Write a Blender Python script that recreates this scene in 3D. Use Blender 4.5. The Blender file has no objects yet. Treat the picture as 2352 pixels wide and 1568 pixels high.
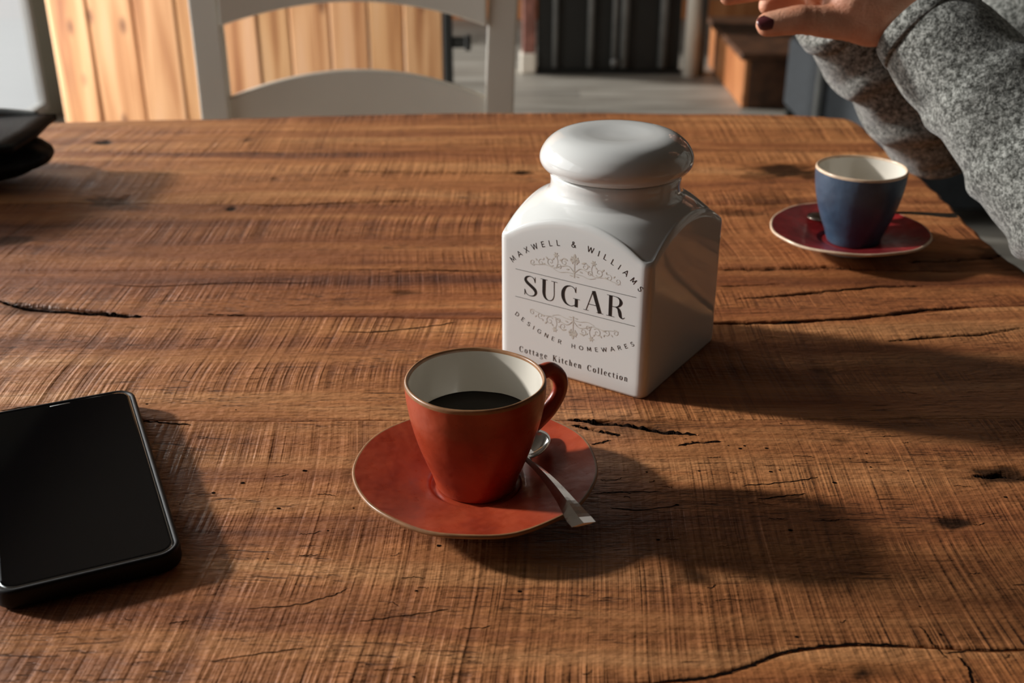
import bpy, math, random
import numpy as np
from mathutils import Vector, Matrix

# ------------------------------------------------------------------ camera, light, exposure
S = bpy.context.scene
COL = S.collection
T = 0.75                      # height of the table surface
cam_d = bpy.data.cameras.new('camera'); cam = bpy.data.objects.new('camera', cam_d); COL.objects.link(cam)
cam.location = (0, 0, T + .321); cam.rotation_euler = (math.radians(90 - 25.25), 0, 0)
cam_d.sensor_width = 36; cam_d.lens = 39.8; cam_d.clip_start = .02
cam_d.dof.use_dof = True; cam_d.dof.focus_distance = .60; cam_d.dof.aperture_fstop = 10
S.camera = cam
S.view_settings.view_transform = 'Standard'; S.view_settings.look = 'None'
S.view_settings.exposure = 0.0; S.view_settings.gamma = 1.0; S.view_settings.use_curve_mapping = False
S.cycles.use_denoising = True
S.cycles.max_bounces = 6; S.cycles.diffuse_bounces = 3; S.cycles.glossy_bounces = 3; S.cycles.transparent_max_bounces = 6
S.cycles.caustics_reflective = False; S.cycles.caustics_refractive = False
S.cycles.sample_clamp_indirect = 4

W = bpy.data.worlds.new('sky'); S.world = W; W.use_nodes = True
W.node_tree.nodes['Background'].inputs[0].default_value = (.66, .67, .66, 1)
W.node_tree.nodes['Background'].inputs[1].default_value = 1.2

AZ, EL = math.radians(-16), math.radians(21)
sd = bpy.data.lights.new('sun', 'SUN'); sd.energy = 5.0; sd.angle = math.radians(4.2); sd.color = (1, .97, .93)
sun = bpy.data.objects.new('sun', sd); COL.objects.link(sun)
dirv = Vector((math.cos(EL) * math.cos(AZ), math.cos(EL) * math.sin(AZ), -math.sin(EL)))
sun.rotation_euler = dirv.to_track_quat('-Z', 'Y').to_euler(); sun.location = (-4, 2, 3)

def area(name, loc, aim, sx, sy, power, color):
    d = bpy.data.lights.new(name, 'AREA'); d.shape = 'RECTANGLE'; d.size = sx; d.size_y = sy; d.energy = power; d.color = color
    o = bpy.data.objects.new(name, d); COL.objects.link(o); o.location = loc
    o.rotation_euler = Vector(aim).to_track_quat('-Z', 'Y').to_euler(); return o
area('window_daylight', (-1.82, 1.15, 1.5), (1, 0, 0), 1.9, 1.15, 10, (.92, .97, 1))
area('glass_door_daylight', (-1.82, 2.85, 1.0), (1, .15, 0), 1.3, 1.7, 60, (1, .98, .94))
area('far_window_fill', (-1.82, 5.5, 1.2), (1, -.1, 0), 1.6, 1.6, 26, (.95, .98, 1))  # fill added out of view to light the far box and floor
area('right_window_daylight', (3.33, 2.6, 1.5), (-1, 0, 0), .5, .8, 4, (.9, .96, 1))

# ------------------------------------------------------------------ helpers
rng = np.random.default_rng(7)
def _h(i, j, k, seed):
    n = (i * 374761393 + j * 668265263 + k * 2147483647 + seed * 1274126177) & 0xffffffff
    n = ((n ^ (n >> 13)) * 1274126177) & 0xffffffff
    return ((n ^ (n >> 16)) & 0xffffff) / float(0xffffff)
def vnoise(x, y, z=0., seed=0):
    x = np.asarray(x, float); y = np.asarray(y, float); z = np.asarray(z, float) + 0 * x
    y = y + 0 * x
    xi = np.floor(x).astype(np.int64); yi = np.floor(y).astype(np.int64); zi = np.floor(z).astype(np.int64)
    fx = x - xi; fy = y - yi; fz = z - zi
    fx = fx * fx * (3 - 2 * fx); fy = fy * fy * (3 - 2 * fy); fz = fz * fz * (3 - 2 * fz)
    r = 0
    for a in (0, 1):
        for b in (0, 1):
            for c in (0, 1):
                r = r + _h(xi + a, yi + b, zi + c, seed) * (fx if a else 1 - fx) * (fy if b else 1 - fy) * (fz if c else 1 - fz)
    return r * 2 - 1

def mk(name, v, f, mat, parent=None, smooth=True, origin=None):
    """one mesh object; v in world coordinates, moved into the parent's space"""
    v = np.asarray(v, float)
    if origin is None: origin = tuple(parent['_o']) if parent is not None and '_o' in parent else (0, 0, 0)
    me = bpy.data.meshes.new(name)
    vv = v - np.array(origin)
    if isinstance(f, np.ndarray):
        n, k = f.shape
        me.vertices.add(len(vv)); me.vertices.foreach_set('co', vv.astype(np.float32).ravel())
        me.loops.add(n * k); me.loops.foreach_set('vertex_index', f.astype(np.int32).ravel())
        me.polygons.add(n); me.polygons.foreach_set('loop_start', np.arange(0, n * k, k, dtype=np.int32))
        me.update(calc_edges=True)
    else:
        me.from_pydata([tuple(p) for p in vv], [], f); me.update()
    if smooth: me.polygons.foreach_set('use_smooth', [True] * len(me.polygons))
    me.materials.append(mat)
    o = bpy.data.objects.new(name, me); COL.objects.link(o)
    if parent is not None: o.parent = parent
    else: o.location = origin
    return o
def thing(name, label, cat, loc, group=None, kind=None, rz=0):
    o = bpy.data.objects.new(name, None); COL.objects.link(o); o.location = loc; o.rotation_euler = (0, 0, rz)
    o.empty_display_size = .05
    if label: o['label'] = label
    if cat: o['category'] = cat
    if group: o['group'] = group
    if kind: o['kind'] = kind
    o['_o'] = (0., 0., 0.) if rz or name in LOCAL else tuple(loc)
    return o
LOCAL = {'coffee_cup', 'saucer', 'teaspoon', 'chair'}
def sub(o, p):           # part placed under a part
    o['_o'] = tuple(p['_o']) if '_o' in p else (0, 0, 0); return o
def join(*ms):
    V = []; F = []; n = 0
    for v, f in ms:
        v = np.asarray(v, float); V.append(v); F += [tuple(int(i) + n for i in q) for q in f]; n += len(v)
    return np.concatenate(V), F
def box(x0, x1, y0, y1, z0, z1, b=0.0):
    if b <= 0:
        v = [(x, y, z) for x in (x0, x1) for y in (y0, y1) for z in (z0, z1)]
        return np.array(v), [(0, 1, 3, 2), (4, 6, 7, 5), (0, 4, 5, 1), (2, 3, 7, 6), (0, 2, 6, 4), (1, 5, 7, 3)]
    # chamfered box
    c = [(x0, x1), (y0, y1), (z0, z1)]; v = []; idx = {}
    for sx in (0, 1):
        for sy in (0, 1):
            for sz in (0, 1):
                s = (sx, sy, sz)
                for ax in range(3):
                    p = []
                    for a in range(3):
                        q = c[a][s[a]]
                        if a != ax: q += b * (1 if s[a] == 0 else -1)
                        p.append(q)
                    idx[(s, ax)] = len(v); v.append(p)
    F = []
    for ax in range(3):
        a, b2 = [i for i in range(3) if i != ax]
        for s in (0, 1):
            q = []
            for (i, j) in ((0, 0), (1, 0), (1, 1), (0, 1)):
                t = [0, 0, 0]; t[ax] = s; t[a] = i; t[b2] = j; q.append(idx[(tuple(t), ax)])
            F.append(q)
    for ax in range(3):
        a, b2 = [i for i in range(3) if i != ax]
        for i in (0, 1):
            for j in (0, 1):
                t0 = [0, 0, 0]; t0[a] = i; t0[b2] = j; t1 = list(t0); t1[ax] = 1
                F.append([idx[(tuple(t0), a)], idx[(tuple(t1), a)], idx[(tuple(t1), b2)], idx[(tuple(t0), b2)]])
    for s in [(x, y, z) for x in (0, 1) for y in (0, 1) for z in (0, 1)]:
        F.append([idx[(s, 0)], idx[(s, 1)], idx[(s, 2)]])
    v = np.array(v); cen = v.mean(0); G = []
    for q in F:
        n = np.cross(v[q[1]] - v[q[0]], v[q[2]] - v[q[0]])
        G.append(tuple(q) if n @ (v[q].mean(0) - cen) > 0 else tuple(q[::-1]))
    return v, G
def lathe(prof, n=96, wob=None, close=False):
    """prof: list of (r,z), first/last may have r=0"""
    V = []; rows = []
    for i, (r, z) in enumerate(prof):
        if r == 0: rows.append([len(V)]); V.append((0, 0, z)); continue
        row = []
        for k in range(n):
            a = 2 * math.pi * k / n; rr, zz = (r, z) if wob is None else wob(a, r, z)
            row.append(len(V)); V.append((rr * math.cos(a), rr * math.sin(a), zz))
        rows.append(row)
    F = []
    for A, B in zip(rows[:-1], rows[1:]):
        for k in range(n):
            k2 = (k + 1) % n
            if len(A) == 1 and len(B) == 1: continue
            if len(A) == 1: F.append((A[0], B[k], B[k2]))
            elif len(B) == 1: F.append((A[k], B[0], A[k2]))
            else: F.append((A[k], B[k], B[k2], A[k2]))
    return np.array(V), F
def catmull(pts, per=8):
    P = np.array(pts, float); n = len(P); out = []
    for i in range(n - 1):
        p0 = P[max(i - 1, 0)]; p1 = P[i]; p2 = P[i + 1]; p3 = P[min(i + 2, n - 1)]
        for t in np.linspace(0, 1, per, endpoint=False):
            out.append(.5 * ((2 * p1) + (-p0 + p2) * t + (2 * p0 - 5 * p1 + 4 * p2 - p3) * t * t + (-p0 + 3 * p1 - 3 * p2 + p3) * t ** 3))
    out.append(P[-1]); return np.array(out)
def tube(path, rad, n=16, flat=1.0, up=(0, 0, 1), cap=True):
    """swept ellipse; rad per point (r or (a,b))"""
    P = np.array(path, float); m = len(P); V = []; up = np.array(up, float)
    for i in range(m):
        t = P[min(i + 1, m - 1)] - P[max(i - 1, 0)]; t /= np.linalg.norm(t) + 1e-12
        s = np.cross(up, t)
        if np.linalg.norm(s) < 1e-4: s = np.cross((1, 0, 0), t)
        s /= np.linalg.norm(s); u = np.cross(t, s)
        r = rad[i] if hasattr(rad, '__len__') else rad
        a, b = (r if hasattr(r, '__len__') else (r, r * flat))
        for k in range(n):
            th = 2 * math.pi * k / n; V.append(P[i] + s * a * math.cos(th) + u * b * math.sin(th))
    F = []
    for i in range(m - 1):
        for k in range(n):
            k2 = (k + 1) % n; F.append((i * n + k, i * n + k2, (i + 1) * n + k2, (i + 1) * n + k))
    if cap: F.append(tuple(range(n))[::-1]); F.append(tuple(range((m - 1) * n, m * n)))
    return np.array(V), F
def sphere(c, r, n=16, m=10):
    c = np.array(c, float); r = np.array(r, float) * np.ones(3); V = [c + r * (0, 0, -1)]
    for j in range(1, m):
        p = math.pi * j / m - math.pi / 2
        for k in range(n):
            a = 2 * math.pi * k / n; V.append(c + r * (math.cos(p) * math.cos(a), math.cos(p) * math.sin(a), math.sin(p)))
    V.append(c + r * (0, 0, 1)); F = []
    for k in range(n): F.append((0, 1 + (k + 1) % n, 1 + k))
    for j in range(m - 2):
        for k in range(n):
            a = 1 + j * n + k; b = 1 + j * n + (k + 1) % n; F.append((a, b, b + n, a + n))
    L = len(V) - 1
    for k in range(n): F.append((L, 1 + (m - 2) * n + k, 1 + (m - 2) * n + (k + 1) % n))
    return np.array(V), F
def capsule(a, b, ra, rb, n=20):
    a = np.array(a, float); b = np.array(b, float); d = b - a; L = np.linalg.norm(d); d = d / L; pts = []; rad = []
    for q in np.linspace(-1, 0, 6)[:-1]:
        pts.append(a + d * ra * q); rad.append(ra * math.sqrt(max(1e-4, 1 - q * q)))
    for q in np.linspace(0, 1, 4): pts.append(a + d * L * q); rad.append(ra + (rb - ra) * q)
    for q in np.linspace(0, 1, 6)[1:]:
        pts.append(b + d * rb * q); rad.append(rb * math.sqrt(max(1e-4, 1 - q * q)))
    return tube(pts, rad, n, up=(.3, .1, .95))
def chain(pts, rads, n=20): return join(*[capsule(pts[i], pts[i + 1], rads[i], rads[i + 1], n) for i in range(len(pts) - 1)])
def remesh(vf, voxel, smooth=4):
    v, f = vf
    me = bpy.data.meshes.new('tmp'); me.from_pydata([tuple(p) for p in v], [], f); me.update()
    o = bpy.data.objects.new('tmp', me); COL.objects.link(o)
    m = o.modifiers.new('r', 'REMESH'); m.mode = 'VOXEL'; m.voxel_size = voxel
    s = o.modifiers.new('s', 'SMOOTH'); s.iterations = smooth; s.factor = .5
    dg = bpy.context.evaluated_depsgraph_get(); e = o.evaluated_get(dg).to_mesh()
    n = len(e.vertices); V = np.empty(n * 3, np.float32); e.vertices.foreach_get('co', V); N = np.empty(n * 3, np.float32); e.vertices.foreach_get('normal', N)
    F = np.empty(len(e.loops), np.int32); e.loops.foreach_get('vertex_index', F)
    F = F.reshape(-1, 4)
    o.evaluated_get(dg).to_mesh_clear(); bpy.data.objects.remove(o); bpy.data.meshes.remove(me)
    return V.reshape(-1, 3).astype(float), F.copy(), N.reshape(-1, 3).astype(float)

# ------------------------------------------------------------------ materials
class N:
    def __init__(s, name):
        s.m = bpy.data.materials.new(name); s.m.use_nodes = True; s.t = s.m.node_tree; s.b = s.t.nodes['Principled BSDF']
    def n(s, typ, **k):
        x = s.t.nodes.new(typ)
        for a, v in k.items(): setattr(x, a, v)
        return x
    def l(s, a, b): s.t.links.new(a, b)
    def val(s, sock, v):
        if hasattr(v, 'is_linked') or hasattr(v, 'links'): s.l(v, sock)
        else: sock.default_value = v
    def math(s, op, a, b=0., c=None, clamp=False):
        x = s.n('ShaderNodeMath', operation=op, use_clamp=clamp); s.val(x.inputs[0], a); s.val(x.inputs[1], b)
        if c is not None: s.val(x.inputs[2], c)
        return x.outputs[0]
    def ramp(s, fac, stops, interp='LINEAR'):
        x = s.n('ShaderNodeValToRGB'); s.l(fac, x.inputs[0]); e = x.color_ramp.elements; x.color_ramp.interpolation = interp
        while len(e) < len(stops): e.new(.5)
        for q, (p, c) in zip(e, stops): q.position = p; q.color = (c, c, c, 1) if not hasattr(c, '__len__') else (*c, 1)
        return x.outputs[0]
    def mix(s, fac, a, b, mode='MIX'):
        x = s.n('ShaderNodeMix', data_type='RGBA', blend_type=mode); s.val(x.inputs[0], fac)
        for i, q in ((6, a), (7, b)):
            if isinstance(q, tuple): x.inputs[i].default_value = (*q, 1)
            else: s.l(q, x.inputs[i])
        return x.outputs[2]
    def coords(s, scale=(1, 1, 1), kind='Object', warp=None, wa=0.):
        tc = s.n('ShaderNodeTexCoord'); mp = s.n('ShaderNodeMapping'); mp.inputs['Scale'].default_value = scale
        s.l(tc.outputs[kind], mp.inputs[0]); return mp.outputs[0]
    def noise(s, vec, scale=1., detail=2., rough=.5, dim='3D', dist=0.):
        x = s.n('ShaderNodeTexNoise', noise_dimensions=dim); s.l(vec, x.inputs['Vector']); x.inputs['Scale'].default_value = scale
        x.inputs['Detail'].default_value = detail; x.inputs['Roughness'].default_value = rough; x.inputs['Distortion'].default_value = dist
        return x.outputs['Fac']
    def bump(s, h, dist, strength=1., prev=None):
        x = s.n('ShaderNodeBump'); x.inputs['Distance'].default_value = dist; x.inputs['Strength'].default_value = strength
        s.l(h, x.inputs['Height'])
        if prev is not None: s.l(prev, x.inputs['Normal'])
        return x.outputs[0]
    def P(s, **k):
        for a, v in k.items():
            a = a.replace('_', ' ')
            if isinstance(v, tuple) and len(v) == 3 and 'Color' in a: v = (*v, 1)
            s.val(s.b.inputs[a], v)
        return s.m
def plain(name, col, rough=.5, var=.06, scale=30, bump=0., bs=200, **k):
    q = N(name); c = q.coords(); f = q.noise(c, scale, 3)
    dk = tuple(x * (1 - var) for x in col); lt = tuple(min(1, x * (1 + var)) for x in col)
    q.P(Base_Color=q.ramp(f, [(.3, dk), (.7, lt)]), Roughness=rough, **k)
    if bump: q.P(Normal=q.bump(q.noise(c, bs, 2), bump))
    return q.m

def table_wood():
    q = N('sawn_oak'); geo = q.n('ShaderNodeNewGeometry'); pos = geo.outputs['Position']
    sep = q.n('ShaderNodeSeparateXYZ'); q.l(pos, sep.inputs[0]); X, Y = sep.outputs[0], sep.outputs[1]
    oi = q.n('ShaderNodeObjectInfo'); oc = oi.outputs['Color']; rnd = oi.outputs['Random']
    at = q.n('ShaderNodeAttribute', attribute_name='stain_shade'); stain_shade = at.outputs['Fac']
    aw = q.n('ShaderNodeAttribute', attribute_name='warp'); warp = aw.outputs['Fac']   # grain bends round the knots
    def vec(x, y, z=0.):
        c = q.n('ShaderNodeCombineXYZ'); q.val(c.inputs[0], x); q.val(c.inputs[1], y); q.val(c.inputs[2], z); return c.outputs[0]
    off = q.math('MULTIPLY', rnd, 40.)
    wob = q.noise(vec(q.math('MULTIPLY', X, 3.5), q.math('MULTIPLY', Y, 9.), off), 1, 2)
    yw = q.math('ADD', q.math('ADD', Y, warp), q.math('MULTIPLY', wob, .035))
    # large colour bands along the grain
    band = q.noise(vec(q.math('MULTIPLY', X, 1.6), q.math('MULTIPLY', yw, 34.), off), 1, 3, .55)
    base = q.ramp(band, [(.25, (.13, .039, .012)), (.40, (.30, .103, .033)), (.55, (.45, .182, .063)), (.74, (.60, .30, .125))])
    fine = q.noise(vec(q.math('MULTIPLY', X, 14.), q.math('MULTIPLY', yw, 420.), off), 1, 4, .65)
    base = q.mix(.85, base, q.ramp(fine, [(.3, (.62, .56, .50)), (.5, (.95, .95, .95)), (.7, (1.18, 1.2, 1.22))]), 'MULTIPLY')
    # saw marks across the grain
    xs = q.math('ADD', X, q.math('MULTIPLY', q.noise(vec(q.math('MULTIPLY', X, 2.), q.math('MULTIPLY', Y, 5.), 3.), 1, 1), .03))
    s1 = q.noise(vec(q.math('MULTIPLY', xs, 300.), q.math('MULTIPLY', Y, 5.), off), 1, 1.5, .6)
    s2 = q.noise(vec(q.math('MULTIPLY', xs, 720.), q.math('MULTIPLY', Y, 12.), off), 1, 1, .5)
    s3 = q.noise(vec(q.math('MULTIPLY', xs, 75.), q.math('MULTIPLY', Y, 3.), off), 1, 1, .5)
    m1 = q.ramp(q.noise(vec(q.math('MULTIPLY', X, 2.4), q.math('MULTIPLY', Y, 15.), off), 1, 2), [(.40, .10), (.60, 1.)])
    near = q.ramp(q.math('SUBTRACT', 1., Y), [(.38, 0.), (.52, .62)])
    m1 = q.math('MAXIMUM', m1, near)
    m2 = q.ramp(q.noise(vec(q.math('MULTIPLY', X, 9.), q.math('MULTIPLY', Y, 40.), 7.), 1, 2), [(.35, .35), (.6, 1.)])
    sawm = q.math('MULTIPLY', m1, m2)
    saw = q.math('ADD', q.math('ADD', q.math('MULTIPLY', s1, 1.), q.math('MULTIPLY', s2, .35)), q.math('MULTIPLY', s3, .9))
    sawh = q.math('MULTIPLY', q.math('SUBTRACT', saw, 1.125), sawm)
    sawc = q.ramp(q.math('ADD', sawh, .5), [(.36, (.60, .54, .50)), (.5, (1., 1., 1.)), (.66, (1.16, 1.18, 1.2))])
    base = q.mix(.8, base, sawc, 'MULTIPLY')
    # rips and checks along the grain
    c1 = q.noise(vec(q.math('MULTIPLY', X, 75.), q.math('MULTIPLY', yw, 800.), off), 1, 2, .6)
    c2 = q.noise(vec(q.math('MULTIPLY', X, 22.), q.math('MULTIPLY', yw, 330.), 5.), 1, 2, .6)
    cm = q.ramp(q.noise(vec(q.math('MULTIPLY', X, 7.), q.math('MULTIPLY', Y, 26.), 11.), 1, 3), [(.46, 0.), (.62, 1.)])
    ch = q.math('MULTIPLY', q.ramp(c1, [(.58, 0.), (.70, 1.)]), cm)
    ch2 = q.math('MULTIPLY', q.ramp(c2, [(.66, 0.), (.72, 1.)]), q.ramp(cm, [(.0, .3), (.6, 1.)]))
    chk = q.math('MAXIMUM', ch, ch2)
    base = q.mix(q.math('MULTIPLY', chk, .72), base, (.05, .017, .007))
    base = q.mix(1., base, oc, 'MULTIPLY')
    base = q.mix(q.math('MULTIPLY', stain_shade, 1., clamp=True), base, q.ramp(stain_shade, [(.45, (.050, .017, .006)), (.85, (.010, .006, .004))]))
    micro = q.noise(vec(q.math('MULTIPLY', X, 260.), q.math('MULTIPLY', yw, 1500.), off), 1, 2)
    h = q.math('ADD', q.math('MULTIPLY', sawh, 1.15), q.math('MULTIPLY', fine, .32))
    h = q.math('SUBTRACT', h, q.math('MULTIPLY', chk, .75)); h = q.math('ADD', h, q.math('MULTIPLY', micro, .16))
    lum = q.noise(vec(q.math('MULTIPLY', X, 30.), q.math('MULTIPLY', Y, 60.), 2.), 1, 3)
    h = q.math('ADD', h, q.math('MULTIPLY', lum, 1.5))
    l2 = q.noise(vec(q.math('MULTIPLY', X, 170.), q.math('MULTIPLY', Y, 330.), 9.), 1, 2)
    h = q.math('ADD', h, q.math('MULTIPLY', l2, .55))
    rough = q.ramp(band, [(.3, .62), (.7, .46)])
    return q.P(Base_Color=base, Roughness=rough, Specular_IOR_Level=q.math('MULTIPLY_ADD', stain_shade, -.36, .42, clamp=True), Normal=q.bump(h, .0013))
M = {}
M['wood'] = table_wood()
M['crack'] = plain('crack_grime', (.008, .005, .004), 1., .3, 300, Specular_IOR_Level=0.)
M['porc'] = plain('white_glazed_porcelain', (.735, .75, .735), .07, .01, 20, Coat_Weight=.3, Specular_IOR_Level=.6)
M['ink'] = plain('black_print', (.012, .012, .012), .35, .1)
M['flour'] = plain('taupe_print', (.56, .53, .47), .3, .12, 400)

def glaze(name, dark, mid, light, rough=.22, rim=None):
    q = N(name); c = q.coords(); f = q.noise(c, 28, 4, .6, dist=.6); f2 = q.noise(c, 160, 2)
    col = q.ramp(f, [(.3, dark), (.5, mid), (.72, light)])
    h = q.math('ADD', q.noise(c, 55, 2), q.math('MULTIPLY', f2, .2))
    return q.P(Base_Color=col, Roughness=q.ramp(f2, [(.3, rough), (.7, rough + .14)]), Normal=q.bump(h, .0009), Coat_Weight=.12, Coat_Roughness=.1)
M['terra'] = glaze('terracotta_red_glaze', (.25, .028, .012), (.37, .050, .019), (.46, .080, .032), .26)
M['blue'] = glaze('denim_blue_glaze', (.027, .047, .082), (.038, .067, .112), (.06, .095, .145), .3)
M['crimson'] = glaze('crimson_glaze', (.10, .006, .008), (.20, .012, .014), (.36, .022, .022), .28)
M['rim'] = plain('bare_brown_rim', (.30, .15, .07), .35, .25, 120)
M['palerim'] = plain('pale_tan_rim', (.62, .46, .32), .3, .2, 120)
M['cream'] = plain('cream_inner_glaze', (.70, .66, .58), .13, .03, 25, Coat_Weight=.2)
M['coffee'] = plain('black_coffee', (.004, .002, .001), .03, .1, Specular_IOR_Level=.3)
M['steel'] = plain('polished_steel', (.62, .60, .57), .13, .05, 60, Metallic=1.0)
M['darksteel'] = plain('tarnished_steel', (.28, .24, .20), .3, .1, 60, Metallic=1.0)
M['rubber'] = plain('black_rubber_case', (.005, .005, .006), .5, .2, 80, Specular_IOR_Level=.25)
M['screen'] = plain('black_screen_glass', (.0015, .0015, .002), .05, .1, Specular_IOR_Level=.35)
M['bezel'] = plain('polished_bezel', (.7, .72, .72), .16, .02, Metallic=1.0)
M['leather'] = plain('black_leather', (.004, .004, .004), .6, .3, 60, .0006, 400, Specular_IOR_Level=.15)
M['silver'] = plain('pale_lining', (.42, .43, .42), .35, .1, 50)
M['white'] = plain('white_satin_paint', (.74, .69, .60), .38, .05, 8, Coat_Weight=.1)
M['wall'] = plain('grey_green_wall', (.36, .38, .33), .8, .04, 5)
M['wallb'] = plain('beige_wall', (.20, .165, .13), .8, .05, 3)
M['ceil'] = plain('ceiling_paint', (.08, .065, .05), .8, .03, 3)
M['frame'] = plain('window_frame_paint', (.62, .63, .62), .5, .03, 5)
M['black'] = plain('matt_black_steel', (.007, .008, .007), .5, .2, 10)
M['greybar'] = plain('grey_metal_bar', (.15, .155, .15), .4, .15, 20)
M['navy'] = plain('dark_navy_fabric', (.014, .018, .022), .8, .3, 40, .001, 300)
M['redpost'] = plain('brick_red_paint', (.24, .10, .075), .7, .4, 25)
M['brownpaint'] = plain('dark_stained_top', (.085, .035, .015), .5, .4, 20)
M['nail'] = plain('maroon_nail_varnish', (.10, .025, .03), .16, .1, Coat_Weight=.6)
M['hair'] = plain('brown_hair', (.06, .03, .015), .5, .4, 150)
M['jeans'] = plain('dark_denim', (.02, .028, .05), .85, .3, 200, .0005, 900)
M['eye'] = plain('eye', (.5, .5, .48), .2, .05)

def pine():
    q = N('honey_pine'); c = q.n('ShaderNodeTexCoord').outputs['Object']; oi = q.n('ShaderNodeObjectInfo')
    mp = q.n('ShaderNodeMapping'); mp.inputs['Scale'].default_value = (26, 8, 1.3); q.l(c, mp.inputs[0])
    ad = q.n('ShaderNodeVectorMath', operation='ADD'); q.l(mp.outputs[0], ad.inputs[0])
    cb = q.n('ShaderNodeCombineXYZ'); q.l(q.math('MULTIPLY', oi.outputs['Random'], 90.), cb.inputs[2]); q.l(cb.outputs[0], ad.inputs[1])
    f = q.noise(ad.outputs[0], 1, 3, .5, dist=.5)
    col = q.ramp(f, [(.28, (.30, .115, .045)), (.42, (.50, .25, .105)), (.55, (.66, .38, .185)), (.75, (.72, .46, .27))])
    m2 = q.n('ShaderNodeMapping'); m2.inputs['Scale'].default_value = (11, 3, 5); q.l(c, m2.inputs[0])
    v = q.n('ShaderNodeTexVoronoi'); q.l(m2.outputs[0], v.inputs['Vector']); v.inputs['Scale'].default_value = 1.
    kn = q.ramp(v.outputs['Distance'], [(.05, 1.), (.16, 0.)])
    col = q.mix(q.math('MULTIPLY', kn, .75), col, (.13, .045, .02))
    col = q.mix(1., col, oi.outputs['Color'], 'MULTIPLY')
    return q.P(Base_Color=col, Roughness=.5)
M['pine'] = pine()
def floorm():
    q = N('grey_washed_boards'); c = q.n('ShaderNodeTexCoord').outputs['Object']; oi = q.n('ShaderNodeObjectInfo')
    mp = q.n('ShaderNodeMapping'); mp.inputs['Scale'].default_value = (2.2, 16, 1); q.l(c, mp.inputs[0])
    f = q.noise(mp.outputs[0], 1, 4, .6)
    col = q.ramp(f, [(.3, (.17, .155, .13)), (.5, (.30, .28, .245)), (.72, (.40, .385, .345))])
    col = q.mix(1., col, oi.outputs['Color'], 'MULTIPLY')
    return q.P(Base_Color=col, Roughness=.45)
M['floor'] = floorm()
def skinm():
    q = N('skin'); c = q.coords(); f = q.noise(c, 60, 3); f2 = q.noise(c, 500, 3, .7)
    mp = q.coords((140, 140, 900)); w = q.noise(mp, 1, 2)
    col = q.ramp(f, [(.3, (.56, .24, .14)), (.7, (.70, .37, .24))])
    h = q.math('ADD', f2, q.math('MULTIPLY', w, .5))
    return q.P(Base_Color=col, Roughness=.5, Subsurface_Weight=.1, Subsurface_Radius=(.006, .002, .001), Subsurface_Scale=1., Normal=q.bump(h, .0006))
M['skin'] = skinm()
def heather():
    q = N('heather_grey_jersey'); c = q.coords(); f = q.noise(c, 520, 3, .75); g = q.noise(c, 210, 2, .6)
    k = q.math('ADD', q.math('MULTIPLY', f, .6), q.math('MULTIPLY', g, .4))
    col = q.ramp(k, [(.40, (.026, .026, .022)), (.50, (.14, .145, .132)), (.60, (.34, .35, .325))])
    return q.P(Base_Color=col, Roughness=.95, Sheen_Weight=.25, Specular_IOR_Level=.1, Normal=q.bump(k, .0012))
M['heather'] = heather()
M['ribknit'] = M['heather']
def glass():
    q = N('window_glass'); t = q.n('ShaderNodeBsdfTransparent'); g = q.n('ShaderNodeBsdfGlossy'); g.inputs['Roughness'].default_value = .02
    lw = q.n('ShaderNodeLayerWeight'); lw.inputs[0].default_value = .5; mx = q.n('ShaderNodeMixShader')
    q.l(q.math('MULTIPLY_ADD', q.math('POWER', lw.outputs['Facing'], 5.), .9, .04), mx.inputs[0]); q.l(t.outputs[0], mx.inputs[1]); q.l(g.outputs[0], mx.inputs[2])
    q.l(mx.outputs[0], q.t.nodes['Material Output'].inputs[0]); return q.m
M['glass'] = glass()

# ------------------------------------------------------------------ the room
def structure(name, label=None):
    o = thing(name, label, None, (0, 0, 0), kind='structure'); return o
XL, XR, YB, YF, H = -1.75, 3.2, 6.5, -1.8, 2.5
fl = structure('floor', 'pale grey washed wooden floorboards')
random.seed(3)
y = YF; i = 0
while y < YB:
    w = .16; xs = [XL, XL + random.uniform(.8, 2.4), XL + random.uniform(2.9, 4.2), XR]
    for a, b in zip(xs[:-1], xs[1:]):
        v, f = box(a + .001, b - .001, y + .001, min(YB, y + w) - .001, -.02, random.uniform(-.0008, 0), .0008)
        o = mk('board', v, f, M['floor'], fl, False); k = random.uniform(.82, 1.1); o.color = (k, k * .985, k * .96, 1)
    y += w
mk('subfloor', *box(XL - .12, XR + .12, YF - .12, YB + .12, -.06, -.0205), M['brownpaint'], fl, False)
WIN = [('window_1', -.5, 2.12, .88, 2.12), ('window_2', 2.2, 4.25, .04, 1.92), ('added_window_3', 4.62, 6.25, .35, 2.05)]  # the third opening is unseen, added to let sun onto the far box
def wall_x(name, x0, x1, wins, m):
    parts = []; ys = sorted({YF - .12, YB + .12} | {w[1] for w in wins} | {w[2] for w in wins})
    for a, b in zip(ys[:-1], ys[1:]):
        w = [q for q in wins if q[1] <= a and q[2] >= b]
        if not w: parts.append(box(x0, x1, a, b, -.02, H))
        else: parts += [box(x0, x1, a, b, -.02, w[0][3]), box(x0, x1, a, b, w[0][4], H)]
    o = mk(name, *join(*parts), m, None, False); o['kind'] = 'structure'; return o
wall_x('wall_left', XL - .03, XL, WIN, M['wall'])
WR = [('window_4', 2.1, 3.1, 1.0, 2.0)]
wall_x('wall_right', XR, XR + .12, WR, M['wallb'])
o = mk('wall_back', *box(XL, XR, YB, YB + .12, -.02, H), M['wallb'], None, False); o['kind'] = 'structure'
o = mk('wall_front', *box(XL, XR, YF - .12, YF, -.02, H), M['wallb'], None, False); o['kind'] = 'structure'
o = mk('ceiling', *box(XL - .12, XR + .12, YF - .12, YB + .12, H, H + .05), M['ceil'], None, False); o['kind'] = 'structure'
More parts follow.
